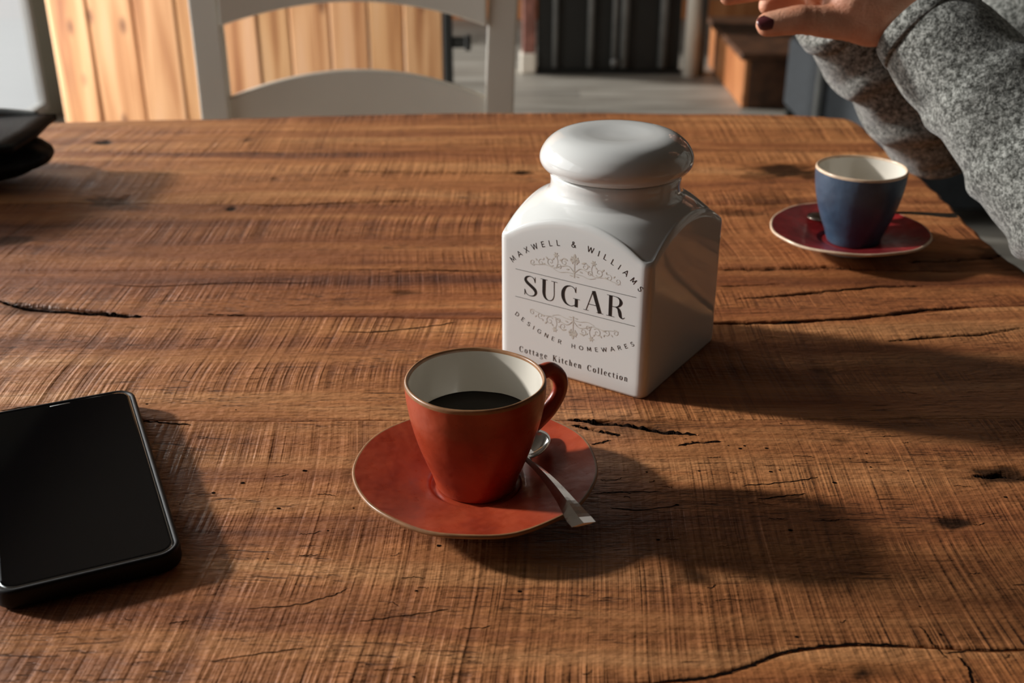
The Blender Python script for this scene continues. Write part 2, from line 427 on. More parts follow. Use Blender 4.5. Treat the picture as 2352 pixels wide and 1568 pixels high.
for n, y0, y1, z0, z1 in WIN + WR:
    xc = XL - .015 if n != 'window_4' else XR + .06
    w = structure(n)
    fr = []; t = .03
    fr += [box(xc - .014, xc + .014, y0, y0 + t, z0, z1), box(xc - .014, xc + .014, y1 - t, y1, z0, z1),
           box(xc - .014, xc + .014, y0 + t, y1 - t, z0, z0 + t), box(xc - .014, xc + .014, y0 + t, y1 - t, z1 - t, z1)]
    mk('window_frame', *join(*fr), M['frame'], w, False)
    mk('pane', *box(xc - .003, xc + .003, y0 + t, y1 - t, z0 + t, z1 - t), M['glass'], w, False)
o = mk('baseboard_back', *box(XL, XR, YB - .02, YB, 0, .11, .004), M['pine'], None, False); o['kind'] = 'structure'; o.color = (.8, .55, .4, 1)

# ------------------------------------------------------------------ background furniture
pt = thing('partition', 'tall partition of vertical honey-coloured timber boards behind the white chair', 'partition', (-.76, 3.32, 0))
edges = [-1.318, -1.205, -1.075, -.955, -.84, -.725, -.635, -.52, -.41, -.31, -.196]
for k, (a, b) in enumerate(zip(edges[:-1], edges[1:])):
    v, f = box(a + .002, b - .002, 3.30 + random.uniform(-.003, .003), 3.33, .01, 2.0, .004)
    o = mk('board', v, f, M['pine'], pt, False); q = random.uniform(.92, 1.1); o.color = (q, q * random.uniform(.93, .97), q * random.uniform(.90, .97), 1)
for z in (.12, 1.0, 1.85):
    o = mk('batten', *box(-1.3, -.22, 3.33, 3.36, z, z + .09, .003), M['pine'], pt, False); o.color = (.8, .7, .6, 1)
mk('edge_shadow', *box(-.196, -.172, 3.296, 3.345, 0, 2.0, .003), M['black'], pt, False)['label'] = 'dark strip in place of the shadow along the board edge'  # black strip stands in for the shadowed gap beside the boards
lt = mk('latch', *join(box(-.172, -.122, 3.30, 3.325, .445, .475, .003), box(-.135, -.118, 3.285, 3.325, .44, .48, .003)), M['black'], pt, False)
lt['label'] = 'black sliding latch'
fs = thing('fire_screen', 'tall black fire screen with thin grey vertical bars on the pale floor', 'fire screen', (.43, 5.08, 0))
mk('panel', *box(.112, .742, 5.08, 5.13, .012, 1.0, .004), M['black'], fs, False)
mk('foot', *box(.105, .75, 5.05, 5.16, 0, .014, .004), M['black'], fs, False)
for x, w in ((.19, .012), (.345, .014), (.451, .013), (.493, .018), (.663, .018)):
    mk('bar', *tube([(x, 5.06, .03), (x, 5.06, .97)], [w, w], 12), M['greybar'], fs)
o = mk('bolt', *tube([(.452, 5.05, .055), (.452, 5.035, .055)], [.018, .018], 16), M['greybar'], fs)
lp = mk('post', *box(.045, .105, 5.06, 5.13, .03, 1.0, .006), M['redpost'], fs, False); lp['label'] = 'brick-red left post'
mk('post_foot', *box(.035, .108, 5.05, 5.14, 0, .09, .008), M['white'], fs, False)['label'] = 'pale foot of the red post'
rp = mk('post', *tube([(.785, 5.02, .0), (.787, 5.02, .5), (.79, 5.02, 1.0)], [.034, .032, .032], 16), M['white'], fs); rp['label'] = 'white round right post'
mk('side_panel', *box(.818, .85, 5.04, 5.12, 0, 1.0, .004), M['greybar'], fs, False)
bx = thing('hearth_box', 'low reddish wooden box with dark top on the floor behind the hands', 'box', (1.1, 4.8, 0))
mk('side_board', *box(.90, .925, 4.42, 5.25, 0, .19, .004), M['pine'], bx, False).color = (.72, .5, .36, 1)
mk('front_board', *box(.925, 1.6, 4.42, 4.445, 0, .19, .004), M['brownpaint'], bx, False)
mk('back_board', *box(.925, 1.6, 5.225, 5.25, 0, .19, .004), M['brownpaint'], bx, False)
mk('top_board', *box(.88, 1.62, 4.40, 5.27, .19, .215, .005), M['brownpaint'], bx, False)['label'] = 'dark stained top'
nb = thing('upholstered_bench', 'dark navy upholstered bench with a grey corner post, beyond the sleeves', 'bench', (1.7, 3.6, 0))
mk('bench_base', *box(1.03, 2.4, 3.02, 4.28, .05, .30, .01), M['navy'], nb, False)
mk('cushion', *box(1.02, 2.41, 3.01, 4.29, .302, .44, .03), M['navy'], nb, False)
for x in (1.05, 2.36):
    for yy in (3.05, 4.22): mk('foot', *box(x - .02, x + .02, yy - .02, yy + .02, 0, .05), M['black'], nb, False)
mk('corner_post', *box(1.0, 1.018, 3.7, 3.74, 0, .43, .003), M['greybar'], nb, False)

# ------------------------------------------------------------------ white chair across the table
def chair(label, loc, rz, group):
    c = thing('chair', label, 'chair', loc, group, rz=rz)
    zr = lambda z: z + T
    posts = []
    for s in (-1, 1):
        p = [(s * .222, .10, 0), (s * .211, .035, .30), (s * .2075, .0, .46), (s * .2085, .0, .60), (s * .213, .02, .76), (s * .2225, .05, .93)]
        p = catmull(p, 6); V = []; F = []
        for q in p:
            for a, b in ((-.021, -.014), (.021, -.014), (.021, .014), (-.021, .014)): V.append((q[0] + a, q[1] + b, q[2]))
        m = len(p)
        for i in range(m - 1):
            for k in range(4): k2 = (k + 1) % 4; F.append((i * 4 + k, i * 4 + k2, i * 4 + 4 + k2, i * 4 + 4 + k))
        F += [(3, 2, 1, 0), tuple(range(4 * m - 4, 4 * m))]
        o = mk('back_post', V, F, M['white'], c, False); bv = o.modifiers.new('b', 'BEVEL'); bv.width = .003; bv.segments = 2
    def rail(z_lo, z_lo_mid, z_hi, z_hi_mid, yo):
        V = []; F = []; n = 24
        for i in range(n + 1):
            t = i / n; u = 2 * t - 1; x = u * .192; a = 1 - u * u
            lo = z_lo + (z_lo_mid - z_lo) * a; hi = z_hi + (z_hi_mid - z_hi) * a; yy = yo + .028 * a
            for (q, z) in ((-.009, lo), (.009, lo), (.009, hi), (-.009, hi)):
                V.append((x, yy + q + (z - z_lo) * .12, z))
        for i in range(n):
            for k in range(4): k2 = (k + 1) % 4; F.append((i * 4 + k, i * 4 + 4 + k, i * 4 + 4 + k2, i * 4 + k2))
        F += [(0, 1, 2, 3), tuple(range(4 * n + 3, 4 * n - 1, -1))]
        o = mk('back_rail', V, F, M['white'], c, False); bv = o.modifiers.new('b', 'BEVEL'); bv.width = .003; bv.segments = 2; bv.limit_method = 'ANGLE'
    rail(zr(.036), zr(.066), zr(.125), zr(.165), .012)
    rail(zr(-.155), zr(-.125), zr(-.068), zr(-.034), .004)
    rail(zr(-.285), zr(-.27), zr(-.225), zr(-.205), .0)
    # seat
    n = 40; V = []; F = []
    for z, k in ((.425, .97), (.43, 1.), (.45, 1.), (.455, .97)):
        for i in range(n):
            a = 2 * math.pi * i / n; ca, sa = math.cos(a), math.sin(a)
            r = 1 / (abs(ca) ** 5 + abs(sa) ** 5) ** .2; V.append((ca * r * .215 * k * (1 - .05 * sa), -.20 + sa * r * .195 * k, z))
    for j in range(3):
        for i in range(n): F.append((j * n + i, j * n + (i + 1) % n, j * n + n + (i + 1) % n, j * n + n + i))
    F += [tuple(range(n))[::-1], tuple(range(3 * n, 4 * n))]
    mk('seat', V, F, M['white'], c, False)
    for s in (-1, 1):
        mk('leg', *tube([(s * .19, -.36, 0), (s * .18, -.355, .43)], [.014, .02], 12), M['white'], c)
        mk('stretcher', *tube([(s * .186, -.355, .2), (s * .211, .05, .2)], [.009, .009], 10), M['white'], c)
    mk('stretcher', *tube([(-.18, -.15, .2), (.18, -.15, .2)], [.008, .008], 10), M['white'], c)
    return c
chair('white painted ladder-back chair across the table with arched rails', (-.2285, 1.66, 0), 0, None)

# ------------------------------------------------------------------ table
CR={
'gapL':([(-0.368, 0.7481), (-0.3452, 0.7379), (-0.3216, 0.7325), (-0.2991, 0.7295), (-0.2731, 0.7249), (-0.2568, 0.7212)], 0.0064),
'c620a':([(-0.0902, 0.8055), (-0.0588, 0.8091), (-0.032, 0.8082), (-0.008, 0.8064)], 0.0020),
'c620b':([(0.1555, 0.8118), (0.1921, 0.8109), (0.2433, 0.8145), (0.2691, 0.8109), (0.302, 0.8091), (0.3482, 0.8073)], 0.0034),
'c585':([(0.3078, 0.8275), (0.3432, 0.8313), (0.3796, 0.837), (0.388, 0.843)], 0.0040),
'c680':([(0.1614, 0.7513), (0.1975, 0.7585), (0.2312, 0.7667), (0.2723, 0.7759), (0.3048, 0.7767)], 0.00248),
'c710':([(0.1388, 0.7087), (0.1722, 0.7109), (0.2059, 0.7138), (0.2372, 0.7182), (0.2664, 0.7249), (0.2903, 0.7325), (0.3273, 0.7371)], 0.0035),
'c770':([(0.2505, 0.682), (0.2845, 0.6881), (0.315, 0.6916), (0.3495, 0.7029)], 0.00209),
'c665':([(0.1494, 0.7742), (0.1758, 0.7776), (0.2024, 0.781)], 0.00127),
'big':([(0.0328, 0.5746), (0.0439, 0.5736), (0.0563, 0.571), (0.0686, 0.568), (0.0806, 0.5634), (0.0925, 0.5595), (0.1058, 0.556)], 0.0046),
'big2':([(0.0348, 0.5685), (0.0458, 0.5634), (0.0565, 0.558), (0.0613, 0.556)], 0.0030),
'd1':([(0.0439, 0.5459), (0.0496, 0.5473), (0.0554, 0.5502)], 0.0009),
'd2':([(0.0917, 0.5444), (0.1031, 0.5478), (0.1171, 0.5487)], 0.0012),
'phone':([(-0.2179, 0.5721), (-0.2051, 0.571), (-0.1945, 0.569), (-0.1843, 0.5685)], 0.0010),
'pl':([(-0.3015, 0.5856), (-0.2876, 0.5894), (-0.2753, 0.591), (-0.265, 0.591)], 0.0009),
'bot':([(0.0572, 0.3561), (0.068, 0.3576), (0.0826, 0.3602), (0.098, 0.3664), (0.1122, 0.3739), (0.1258, 0.3774), (0.1449, 0.3799), (0.1594, 0.3791), (0.1686, 0.3788)], 0.00115),
'bot2':([(0.1766, 0.3921), (0.1785, 0.3868), (0.1789, 0.3790), (0.1823, 0.3707)], 0.0005),
'bot3':([(0.1816, 0.3739), (0.1954, 0.3766), (0.2062, 0.3761), (0.2162, 0.3772)], 0.0005),
'bot4':([(0.1866, 0.3726), (0.1883, 0.3646), (0.187, 0.3561), (.183, .345)], 0.0010),
'far1':([(-0.1638, 1.0686), (-0.1169, 1.0657), (-0.0533, 1.0657), (0.0059, 1.0657), (0.0229, 1.0657)], 0.0022),
'far2':([(-0.2402, 0.9695), (-0.2083, 0.9658), (-0.1698, 0.9682), (-0.1238, 0.9744), (-0.0867, 0.9769)], 0.0020),
'l230':([(-0.2963, 0.7784), (-0.2727, 0.7751), (-0.2505, 0.7767), (-0.2128, 0.781), (-0.1872, 0.7827), (-0.1417, 0.7827)], 0.0010),
'm750':([(-0.1167, 0.6958), (-0.096, 0.6951), (-0.0758, 0.6993), (-0.0525, 0.7058), (-0.0378, 0.7116)], 0.0010),
'm720':([(-0.2156, 0.7264), (-0.1998, 0.7242), (-0.1863, 0.7249)], 0.0012),
'r1':([(0.1192, 0.5025), (0.1356, 0.505), (0.15, 0.508), (0.1626, 0.5127)], 0.0005),
'r2':([(0.1259, 0.4902), (0.14, 0.4934), (0.1518, 0.4959)], 0.0005),
'r3':([(0.0414, 0.4955), (0.0596, 0.4975), (0.0776, 0.4967)], 0.0005),
'r4':([(0.0495, 0.4834), (0.0646, 0.4806), (0.0851, 0.4854)], 0.0005),
'b1':([(-0.1187, 0.4024), (-0.0961, 0.4054), (-0.0815, 0.4116), (-0.0744, 0.4172)], 0.0004),
'b2':([(-0.1259, 0.3685), (-0.1016, 0.3739), (-0.0874, 0.3766)], 0.0004),
'b3':([(-0.0675, 0.3935), (-0.047, 0.3979), (-0.0281, 0.4024)], 0.0004),
'k2240':([(0.2453, 0.5145), (0.2531, 0.5136), (0.261, 0.5162), (0.2715, 0.5123), (.285, .515)], 0.0032),
}
ST=[
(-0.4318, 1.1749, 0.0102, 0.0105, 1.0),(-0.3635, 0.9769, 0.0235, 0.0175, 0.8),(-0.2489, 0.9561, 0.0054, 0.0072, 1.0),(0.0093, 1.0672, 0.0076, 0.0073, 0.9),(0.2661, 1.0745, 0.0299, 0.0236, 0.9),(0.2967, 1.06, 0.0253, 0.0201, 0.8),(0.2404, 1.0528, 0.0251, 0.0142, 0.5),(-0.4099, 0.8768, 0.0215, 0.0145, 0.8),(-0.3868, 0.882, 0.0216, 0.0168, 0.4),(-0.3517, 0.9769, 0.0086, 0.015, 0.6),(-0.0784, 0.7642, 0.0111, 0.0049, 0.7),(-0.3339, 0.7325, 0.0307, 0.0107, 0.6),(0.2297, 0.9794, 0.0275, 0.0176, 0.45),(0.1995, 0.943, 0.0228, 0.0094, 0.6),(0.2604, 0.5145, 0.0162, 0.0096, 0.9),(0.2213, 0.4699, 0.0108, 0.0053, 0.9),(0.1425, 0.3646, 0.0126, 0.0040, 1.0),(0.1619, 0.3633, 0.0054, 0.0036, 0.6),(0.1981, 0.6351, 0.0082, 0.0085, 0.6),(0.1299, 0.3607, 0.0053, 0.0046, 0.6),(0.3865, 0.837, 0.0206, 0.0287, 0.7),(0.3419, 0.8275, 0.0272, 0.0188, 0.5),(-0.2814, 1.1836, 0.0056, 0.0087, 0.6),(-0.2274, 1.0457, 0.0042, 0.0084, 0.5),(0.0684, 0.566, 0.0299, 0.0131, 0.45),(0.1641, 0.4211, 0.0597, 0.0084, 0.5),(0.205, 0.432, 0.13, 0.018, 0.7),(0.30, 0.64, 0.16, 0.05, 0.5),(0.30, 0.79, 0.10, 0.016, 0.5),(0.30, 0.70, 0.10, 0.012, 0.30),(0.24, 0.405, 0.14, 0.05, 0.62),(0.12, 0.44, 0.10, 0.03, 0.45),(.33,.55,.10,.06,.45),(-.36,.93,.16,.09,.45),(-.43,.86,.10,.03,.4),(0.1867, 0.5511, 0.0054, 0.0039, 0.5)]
PITS=[(-0.1417, 0.5067), (-0.1184, 0.4834), (-0.0804, 0.4834), (-0.0401, 0.3592), (0.0718, 0.5166), (0.0998, 0.5171), (0.0319, 0.4854), (0.1262, 0.5411), (0.1292, 0.544), (0.1201, 0.5444), (0.1008, 0.5487), (0.0976, 0.5521), (0.1408, 0.5416), (0.1381, 0.5171), (0.1432, 0.5188), (0.1696, 0.5067), (0.1842, 0.5309), (0.1949, 0.5369), (0.084, 0.4854), (0.1923, 0.5278), (0.1931, 0.5224), (0.1813, 0.4054), (0.1841, 0.3864), (0.1219, 0.3844), (0.1366, 0.4631), (0.0709, 0.4551), (-0.1549, 0.4975), (-0.111, 0.5188)]
tb = thing('dining_table', 'rough-sawn brown timber dining table with cracks and knots', 'table', (-.4, .8, 0))
TX0, TX1 = -1.5, .392  # left end lengthened out of view to keep sun off the floor
def seam(j, x):
    base = [1.302, 1.138, .9695, .8085, .722, .5715, .3775, .20, .03][j]
    if j == 0:   # the far, slightly wavy edge
        return 1.300 - .055 * np.clip((-x - .05) / .55, 0, 1.3) ** 1.3 + .004 * vnoise(x * 6, 1.3, seed=2) - .03 * np.clip((x - .2) / .2, 0, 1) ** 2
    if j == 8: return base + 0 * x
    d = .006 * vnoise(x * 2.2, j * 3.1, seed=5) + .0012 * vnoise(x * 22, j * 5.3, seed=6)
    if j == 4: d = d + np.interp(x, [-.5, -.37, -.25, -.1, .1388, .2372, .3273, .4], [.028, .026, 0, 0, -.0133, -.0038, .0151, .02]) - .006 * vnoise(x * 2.2, j * 3.1, seed=5)
    if j == 6: d = np.interp(x, [-.6, 0, .0572, .068, .0826, .098, .1122, .1258, .1449, .1686, .2, .22, .4], [-.03, -.027, -.0214, -.0199, -.0173, -.0111, -.0036, -.0001, .0024, .0013, -.0012, -.0003, 0])
    if j == 3: d = d * .4 + .0015
    return base + d
def gap(j, x): return .00004 + .0005 * np.clip(vnoise(x * 7, j * 9.7, seed=9), 0, 1)
def relief(X, Y):
    Z = .0006 * vnoise(X * 9, Y * 22, seed=21) + .00025 * vnoise(X * 30, Y * 60, seed=22)
    st = np.zeros_like(X); wp = np.zeros_like(X)
    jag = 1 + .45 * vnoise(X * 160, Y * 420, seed=30) + .35 * vnoise(X * 60, Y * 200, seed=31)
    for (a, b, w, h, s) in ST:
        d = ((X - a) / w) ** 2 + ((Y - b) / h) ** 2
        if w > .05:      # broad patches: dark grain bands, plus light falloff and shade painted into the colour
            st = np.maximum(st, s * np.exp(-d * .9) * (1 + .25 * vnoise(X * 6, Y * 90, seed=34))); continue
        k = np.clip(1.25 - np.sqrt(d) * (1 + .35 * vnoise(X * 120, Y * 260, seed=33)), 0, 1)
        st = np.maximum(st, s * np.clip(k * 1.6, 0, 1)); Z = Z - .0009 * s * k
        wp = wp + np.tanh((Y - b) / (.35 * h)) * h * .6 * np.exp(-((X - a) / (w * 2.5)) ** 2 - (np.abs(Y - b) / (h * 2.2)))
    for key, (pts, w) in CR.items():
        if w < .0012: continue
        P = np.array(pts); lo = P.min(0) - .012; hi = P.max(0) + .012
        m = (X > lo[0]) & (X < hi[0]) & (Y > lo[1]) & (Y < hi[1])
        if not m.any(): continue
        x = X[m]; yc = np.interp(x, P[:, 0], P[:, 1]) if np.all(np.diff(P[:, 0]) > 0) else None
        if yc is None: continue
        e = np.clip(np.minimum(x - P[0, 0], P[-1, 0] - x) / .02, 0, 1)
        ww = w * .62 * jag[m] * np.sqrt(e) + 1e-6
        k = np.clip(1.3 - np.abs(Y[m] - yc) / ww, 0, 1) * (e > 0)
        Z[m] -= .0026 * k * min(1, w / .003); st[m] = np.maximum(st[m], np.clip(k * 1.5, 0, 1) * .95)
    return Z, st, wp
tints = [(1.04, 1.02, .98), (1.06, 1.02, .98), (.90, .82, .78), (.88, .78, .72), (.98, .95, .93), (.90, .87, .86), (1.0, .92, .86), (1, 1, 1)]  # per-plank tints; the front plank's also carries the weaker light there
xsA = np.concatenate([np.linspace(TX0, -.66, 60, endpoint=False), np.arange(-.66, TX1, .0016), [TX1]])
for j in range(8):
    y1m, y0m = float(seam(j, np.array([0.]))[0]), float(seam(j + 1, np.array([0.]))[0])
    step = .0022 if y0m > .75 else (.0011 if y0m > .3 else .006)
    n = int((y1m - y0m) / step)
    t = np.concatenate([[0, .0004 / (y1m - y0m), .0011 / (y1m - y0m)], np.linspace(.002 / (y1m - y0m), 1 - .002 / (y1m - y0m), n), [1 - .0011 / (y1m - y0m), 1 - .0004 / (y1m - y0m), 1]])
    xs = xsA.copy()
    if y0m < .3: xs = np.linspace(TX0, TX1, 260)
    lo = seam(j + 1, xs) + gap(j + 1, xs); hi = seam(j, xs) - (gap(j, xs) if j else 0)
    X = np.repeat(xs[None, :], len(t), 0); Y = lo[None, :] + (hi - lo)[None, :] * t[:, None]
    # worn right-hand end of the boards
    X = X + (.0035 * vnoise(Y * 9, 4.4, seed=14) + .002 * vnoise(Y * 60, 1.1, seed=15)) * np.clip((X - .36) / .03, 0, 1)
    if j == 0: X = X - np.clip((X - .35) / .042, 0, 1) * np.clip((Y - 1.25) / .05, 0, 1) ** 2 * .03
    Z, st, wp = relief(X, Y)
    SE = [1, .35, .35, .7, .7, .3, .6, .5, 1]
    for e_, jj in ((t, j + 1), (1 - t, j)):
        Z = Z - np.interp(e_ * (y1m - y0m), [0, .0004, .0011, .002], [.0016, .0008, .0002, 0])[:, None] * SE[jj] * np.clip(.75 + .9 * vnoise(xs * 5, jj * 7.7, seed=71), .12, 1.3)[None, :]
    ex = np.clip((TX1 - xs) / .004, 0, 1); Z = Z - (.002 * (1 - ex) ** 2)[None, :]
    nr, nc = X.shape; top = np.stack([X, Y, T + Z], -1).reshape(-1, 3)
    ring = np.concatenate([np.arange(nc), np.arange(1, nr) * nc + nc - 1, (nr - 1) * nc + np.arange(nc - 2, -1, -1), np.arange(nr - 2, 0, -1) * nc])
    bot = top[ring].copy(); bot[:, 2] = T - .036
    idx = np.arange(nr * nc).reshape(nr, nc)
    F = np.stack([idx[:-1, :-1], idx[:-1, 1:], idx[1:, 1:], idx[1:, :-1]], -1).reshape(-1, 4)
    L = len(ring); b0 = nr * nc; r2 = np.roll(ring, -1); bi = b0 + np.arange(L)
    F2 = np.stack([r2, ring, bi, b0 + (np.arange(L) + 1) % L], -1)
    # underside as a strip between front and back rows
    F3 = []
    k_top = nc; 
    front = b0 + np.arange(nc); back = b0 + (nc - 1) + (nr - 1) + np.arange(nc)   # back row runs from right to left
    back = back[::-1]
    F3 = np.stack([front[1:], front[:-1], back[:-1], back[1:]], -1)
    o = mk('plank', np.concatenate([top, bot]), np.concatenate([F, F2, F3]), M['wood'], tb)
    me = o.data
    for nm, arr in (('stain_shade', st), ('warp', wp)):
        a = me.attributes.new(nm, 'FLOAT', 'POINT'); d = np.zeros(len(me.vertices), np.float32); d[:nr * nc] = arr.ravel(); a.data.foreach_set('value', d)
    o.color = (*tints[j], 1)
# fine cracks, splits and worm holes too narrow for the board mesh
def sliver(pts, w, seed):
    P = catmull([(a, b) for a, b in pts], 14); n = len(P); V = []; F = []
    for i in range(n):
        t = P[min(i + 1, n - 1)] - P[max(i - 1, 0)]; t /= np.linalg.norm(t); nn = np.array([-t[1], t[0]])
        e = min(1, min(i, n - 1 - i) / (n * .12)) ** .7
        wl = w * e * (.55 + .6 * abs(float(vnoise(np.array([i * .35]), 1., seed=seed)[0]))); wr = w * e * (.55 + .6 * abs(float(vnoise(np.array([i * .41]), 7., seed=seed)[0])))
        j = nn * .0005 * float(vnoise(np.array([i * .5]), 3., seed=seed)[0])
        for q in (P[i] + j + nn * wl, P[i] + j - nn * wr): V.append(q)
    for i in range(n - 1): F.append((2 * i, 2 * i + 1, 2 * i + 3, 2 * i + 2))
    return np.array(V), F
sl = []; 
for i, (k, (pts, w)) in enumerate(CR.items()):
    sl.append(sliver(pts, w * (.45 if w > .0012 else .8), i))
for i in range(150):   # short dark checks along the grain
    x = rng.uniform(-.5, .37); yy = rng.choice([rng.uniform(.42, .56), rng.uniform(.42, .56), rng.uniform(.36, .42), rng.uniform(.6, .8)]); L = rng.uniform(.002, .014) * (1 if yy < .6 else 1.5)
    sl.append(sliver([(x, yy), (x + L / 2, yy + rng.normal() * .0006), (x + L, yy + rng.normal() * .0012 + L * .05)], rng.uniform(.0001, .00032), i + 50))
for (a, b) in PITS + [(rng.uniform(-.3, .3), rng.uniform(.37, .6)) for _ in range(16)]:
    r = rng.uniform(.0004, .0011); n = 9; V = [(a + r * 1.3 * math.cos(q) * rng.uniform(.7, 1.1), b + r * math.sin(q) * rng.uniform(.7, 1.1)) for q in np.linspace(0, 2 * math.pi, n, endpoint=False)]
    sl.append((np.array(V), [tuple(range(n))]))
v, f = join(*sl); Zs, _, _ = relief(v[:, 0].copy(), v[:, 1].copy())
o = mk('cracks', np.column_stack([v, T + Zs + .00012]), f, M['crack'], tb, False); o['kind'] = 'stuff'; o['label'] = 'dark cracks and worm holes'
for x in (-1.42, .30):
    for yy in (.12, 1.14): o = mk('leg', *box(x - .04, x + .04, yy - .04, yy + .04, 0, T - .036, .004), M['wood'], tb, False)
o = mk('apron', *join(box(-1.4, .28, .10, .125, T - .12, T - .036), box(-1.4, .28, 1.135, 1.16, T - .12, T - .036), box(-1.43, -1.405, .1, 1.16, T - .12, T - .036), box(.285, .31, .1, 1.16, T - .12, T - .036)), M['wood'], tb, False)

# ------------------------------------------------------------------ cups, saucers, spoons
def dense(p, per=5):
    return [tuple(q) for q in catmull(p, per)]
def cup(label, loc, rz, body_m, rim_m, coffee, group, sx=1.0, hz=.0):
    c = thing('coffee_cup', label, 'cup', loc, group, rz=rz)
    wob = lambda a, r, z: (r * (1 + .008 * math.sin(3 * a + z * 60) + .004 * math.sin(7 * a + 2 + 90 * z)), z)
    outer = dense([(.0, .0022), (.013, .002), (.0165, .0003), (.0198, .0), (.0212, .0028), (.0232, .009), (.0262, .0165), (.0298, .0270), (.0328, .0390), (.0345, .0500), (.0351, .0588)], 6)
    outer = [(max(0, r), z) for r, z in outer]; outer[0] = (0, .0022)
    v, f = lathe(outer, 96, wob); body = mk('cup_body', v, [q[::-1] for q in f], body_m, c)
    body['_o'] = (0, 0, 0)
    rim = [(.0351, .0588), (.0349, .0603), (.0341, .0609), (.0333, .0604), (.0330, .0592)]
    v, f = lathe(dense(rim, 4), 96, wob); mk('rim', v, [q[::-1] for q in f], rim_m, c)
    inner = dense([(.0330, .0592), (.0325, .049), (.0308, .038), (.0275, .026), (.0235, .0155), (.018, .008), (.008, .0062), (0, .006)], 6); inner[-1] = (0, .006)
    inner = [(max(0, r), z) for r, z in inner]
    v, f = lathe(inner, 96, wob); mk('inner_wall', v, [q[::-1] for q in f], M['cream'], c)
    if coffee:
        z = .0368; v, f = lathe([(0, z), (.02, z), (.0296, z), (.0305, z + .0005)], 72); mk('coffee', v, f, M['coffee'], c)
    h = catmull([(.0343, 0, .0520), (.0368, 0, .0520), (.0400, 0, .0528), (.0455, 0, .0525), (.0512, 0, .0465), (.0515, 0, .0385), (.0455, 0, .0300), (.037, 0, .0245), (.0285, 0, .0205)], 8)
    rr = [(.0042 + .0012 * abs(2 * i / (len(h) - 1) - 1) ** 2, .0032 + .0012 * abs(2 * i / (len(h) - 1) - 1) ** 2) for i in range(len(h))]
    mk('handle', *tube(h, rr, 16, up=(0, 1, 0)), body_m, c)
    return c
def saucer(label, loc, rz, top_m, rim_m, under_m, group):
    s = thing('saucer', label, 'saucer', loc, group, rz=rz)
    wob = lambda a, r, z: (r * (1 + .006 * math.sin(3 * a + 1) * (r / .06) ** 3 + .0025 * math.sin(11 * a)), z + (r / .0625) ** 4 * .0007 * math.sin(2 * a + .6) + .00025 * math.sin(9 * a) * (r / .06) ** 3)
    topp = dense([(0, .0050), (.018, .0050), (.0225, .0052), (.0245, .0066), (.030, .0080), (.042, .0115), (.054, .0145), (.0600, .0160), (.0612, .0163)], 6); topp[0] = (0, .005)
    v, f = lathe([(max(0, a), b) for a, b in topp], 128, wob); mk('saucer_top', v, f, top_m, s)
    rim = dense([(.0612, .0163), (.0622, .0163), (.0627, .0153), (.0622, .0143), (.0612, .0139)], 4)
    v, f = lathe(rim, 128, wob); mk('rim', v, f, rim_m, s)
    und = dense([(.0612, .0139), (.052, .0112), (.040, .0075), (.030, .0040), (.0270, .0025), (.0262, .0002), (.0245, .0000), (.0238, .0018), (.012, .0022), (0, .0022)], 5); und[-1] = (0, .0022)
    v, f = lathe([(max(0, a), b) for a, b in und], 128, wob); mk('underside', v, f, under_m, s)
    return s
def spoon(label, bowl, neck, end, side, mat, group, w_end=.0062, rz_up=(0, 0, 1)):
    """bowl tip, neck and handle end in world coordinates"""
    b, n, e = (np.array(q, float) for q in (bowl, neck, end))
    o = thing('teaspoon', label, 'spoon', tuple((n + e) / 2 * np.array([1, 1, 1])), group)
    o['_o'] = tuple((n + e) / 2)
    d = e - n; d /= np.linalg.norm(d); sd_ = np.cross(d, (0, 0, 1)); sd_ /= np.linalg.norm(sd_); up = np.cross(sd_, d)
    # handle
    m = 26; V = []; F = []
    L = np.linalg.norm(e - n)
    for i in range(m + 1):
        t = i / m; p = n + (e - n) * t + up * (.0028 * math.sin(math.pi * min(1, t * 1.1)) )
        w = np.interp(t, [0, .08, .3, .7, .93, 1], [.0023, .0019, .0026, .0044, .0062, .0060]) * w_end / .0062
        th = np.interp(t, [0, .2, 1], [.0013, .0011, .0007])
        # cross-section: two facets with a ridge
        for (a, c) in ((-1, 0), (-.45, .65), (0, 1.15), (.45, .65), (1, 0), (.5, -.6), (-.5, -.6)):
            V.append(p + sd_ * w * a + up * th * c)
    k = 7
    for i in range(m):
        for j in range(k): j2 = (j + 1) % k; F.append((i * k + j, i * k + k + j, i * k + k + j2, i * k + j2))
    F += [tuple(range(k)), tuple(range(m * k + k - 1, m * k - 1, -1))]
    mk('handle', V, F, mat, o, False)
    # bowl
    ctr = (b + n) / 2; ax = (n - b); La = np.linalg.norm(ax) / 2; ax = ax / np.linalg.norm(ax); s2 = np.cross(ax, (0, 0, 1)); s2 /= np.linalg.norm(s2); u2 = np.cross(s2, ax)
    V = []; F = []; nr, na = 9, 40
    for sgn, off in ((1, .0004), (-1, -.0004)):
        for i in range(nr):
            r = i / (nr - 1)
            for q in range(na):
                a = 2 * math.pi * q / na; xx = math.cos(a); wv = La * .66 * (1 - .18 * xx)
                V.append(ctr + ax * La * r * xx + s2 * wv * r * math.sin(a) - u2 * (.0045 * (1 - r * r)) + u2 * off)
    for lay in (0, 1):
        for i in range(nr - 1):
            for q in range(na):
                q2 = (q + 1) % na; B = lay * nr * na; f4 = (B + i * na + q, B + (i + 1) * na + q, B + (i + 1) * na + q2, B + i * na + q2); F.append(f4 if lay == 0 else f4[::-1])
    for q in range(na): q2 = (q + 1) % na; F.append(((nr - 1) * na + q, (2 * nr - 1) * na + q, (2 * nr - 1) * na + q2, (nr - 1) * na + q2))
    mk('bowl', V, F, mat, o)
    return o
RS = (-.0188, .4968)
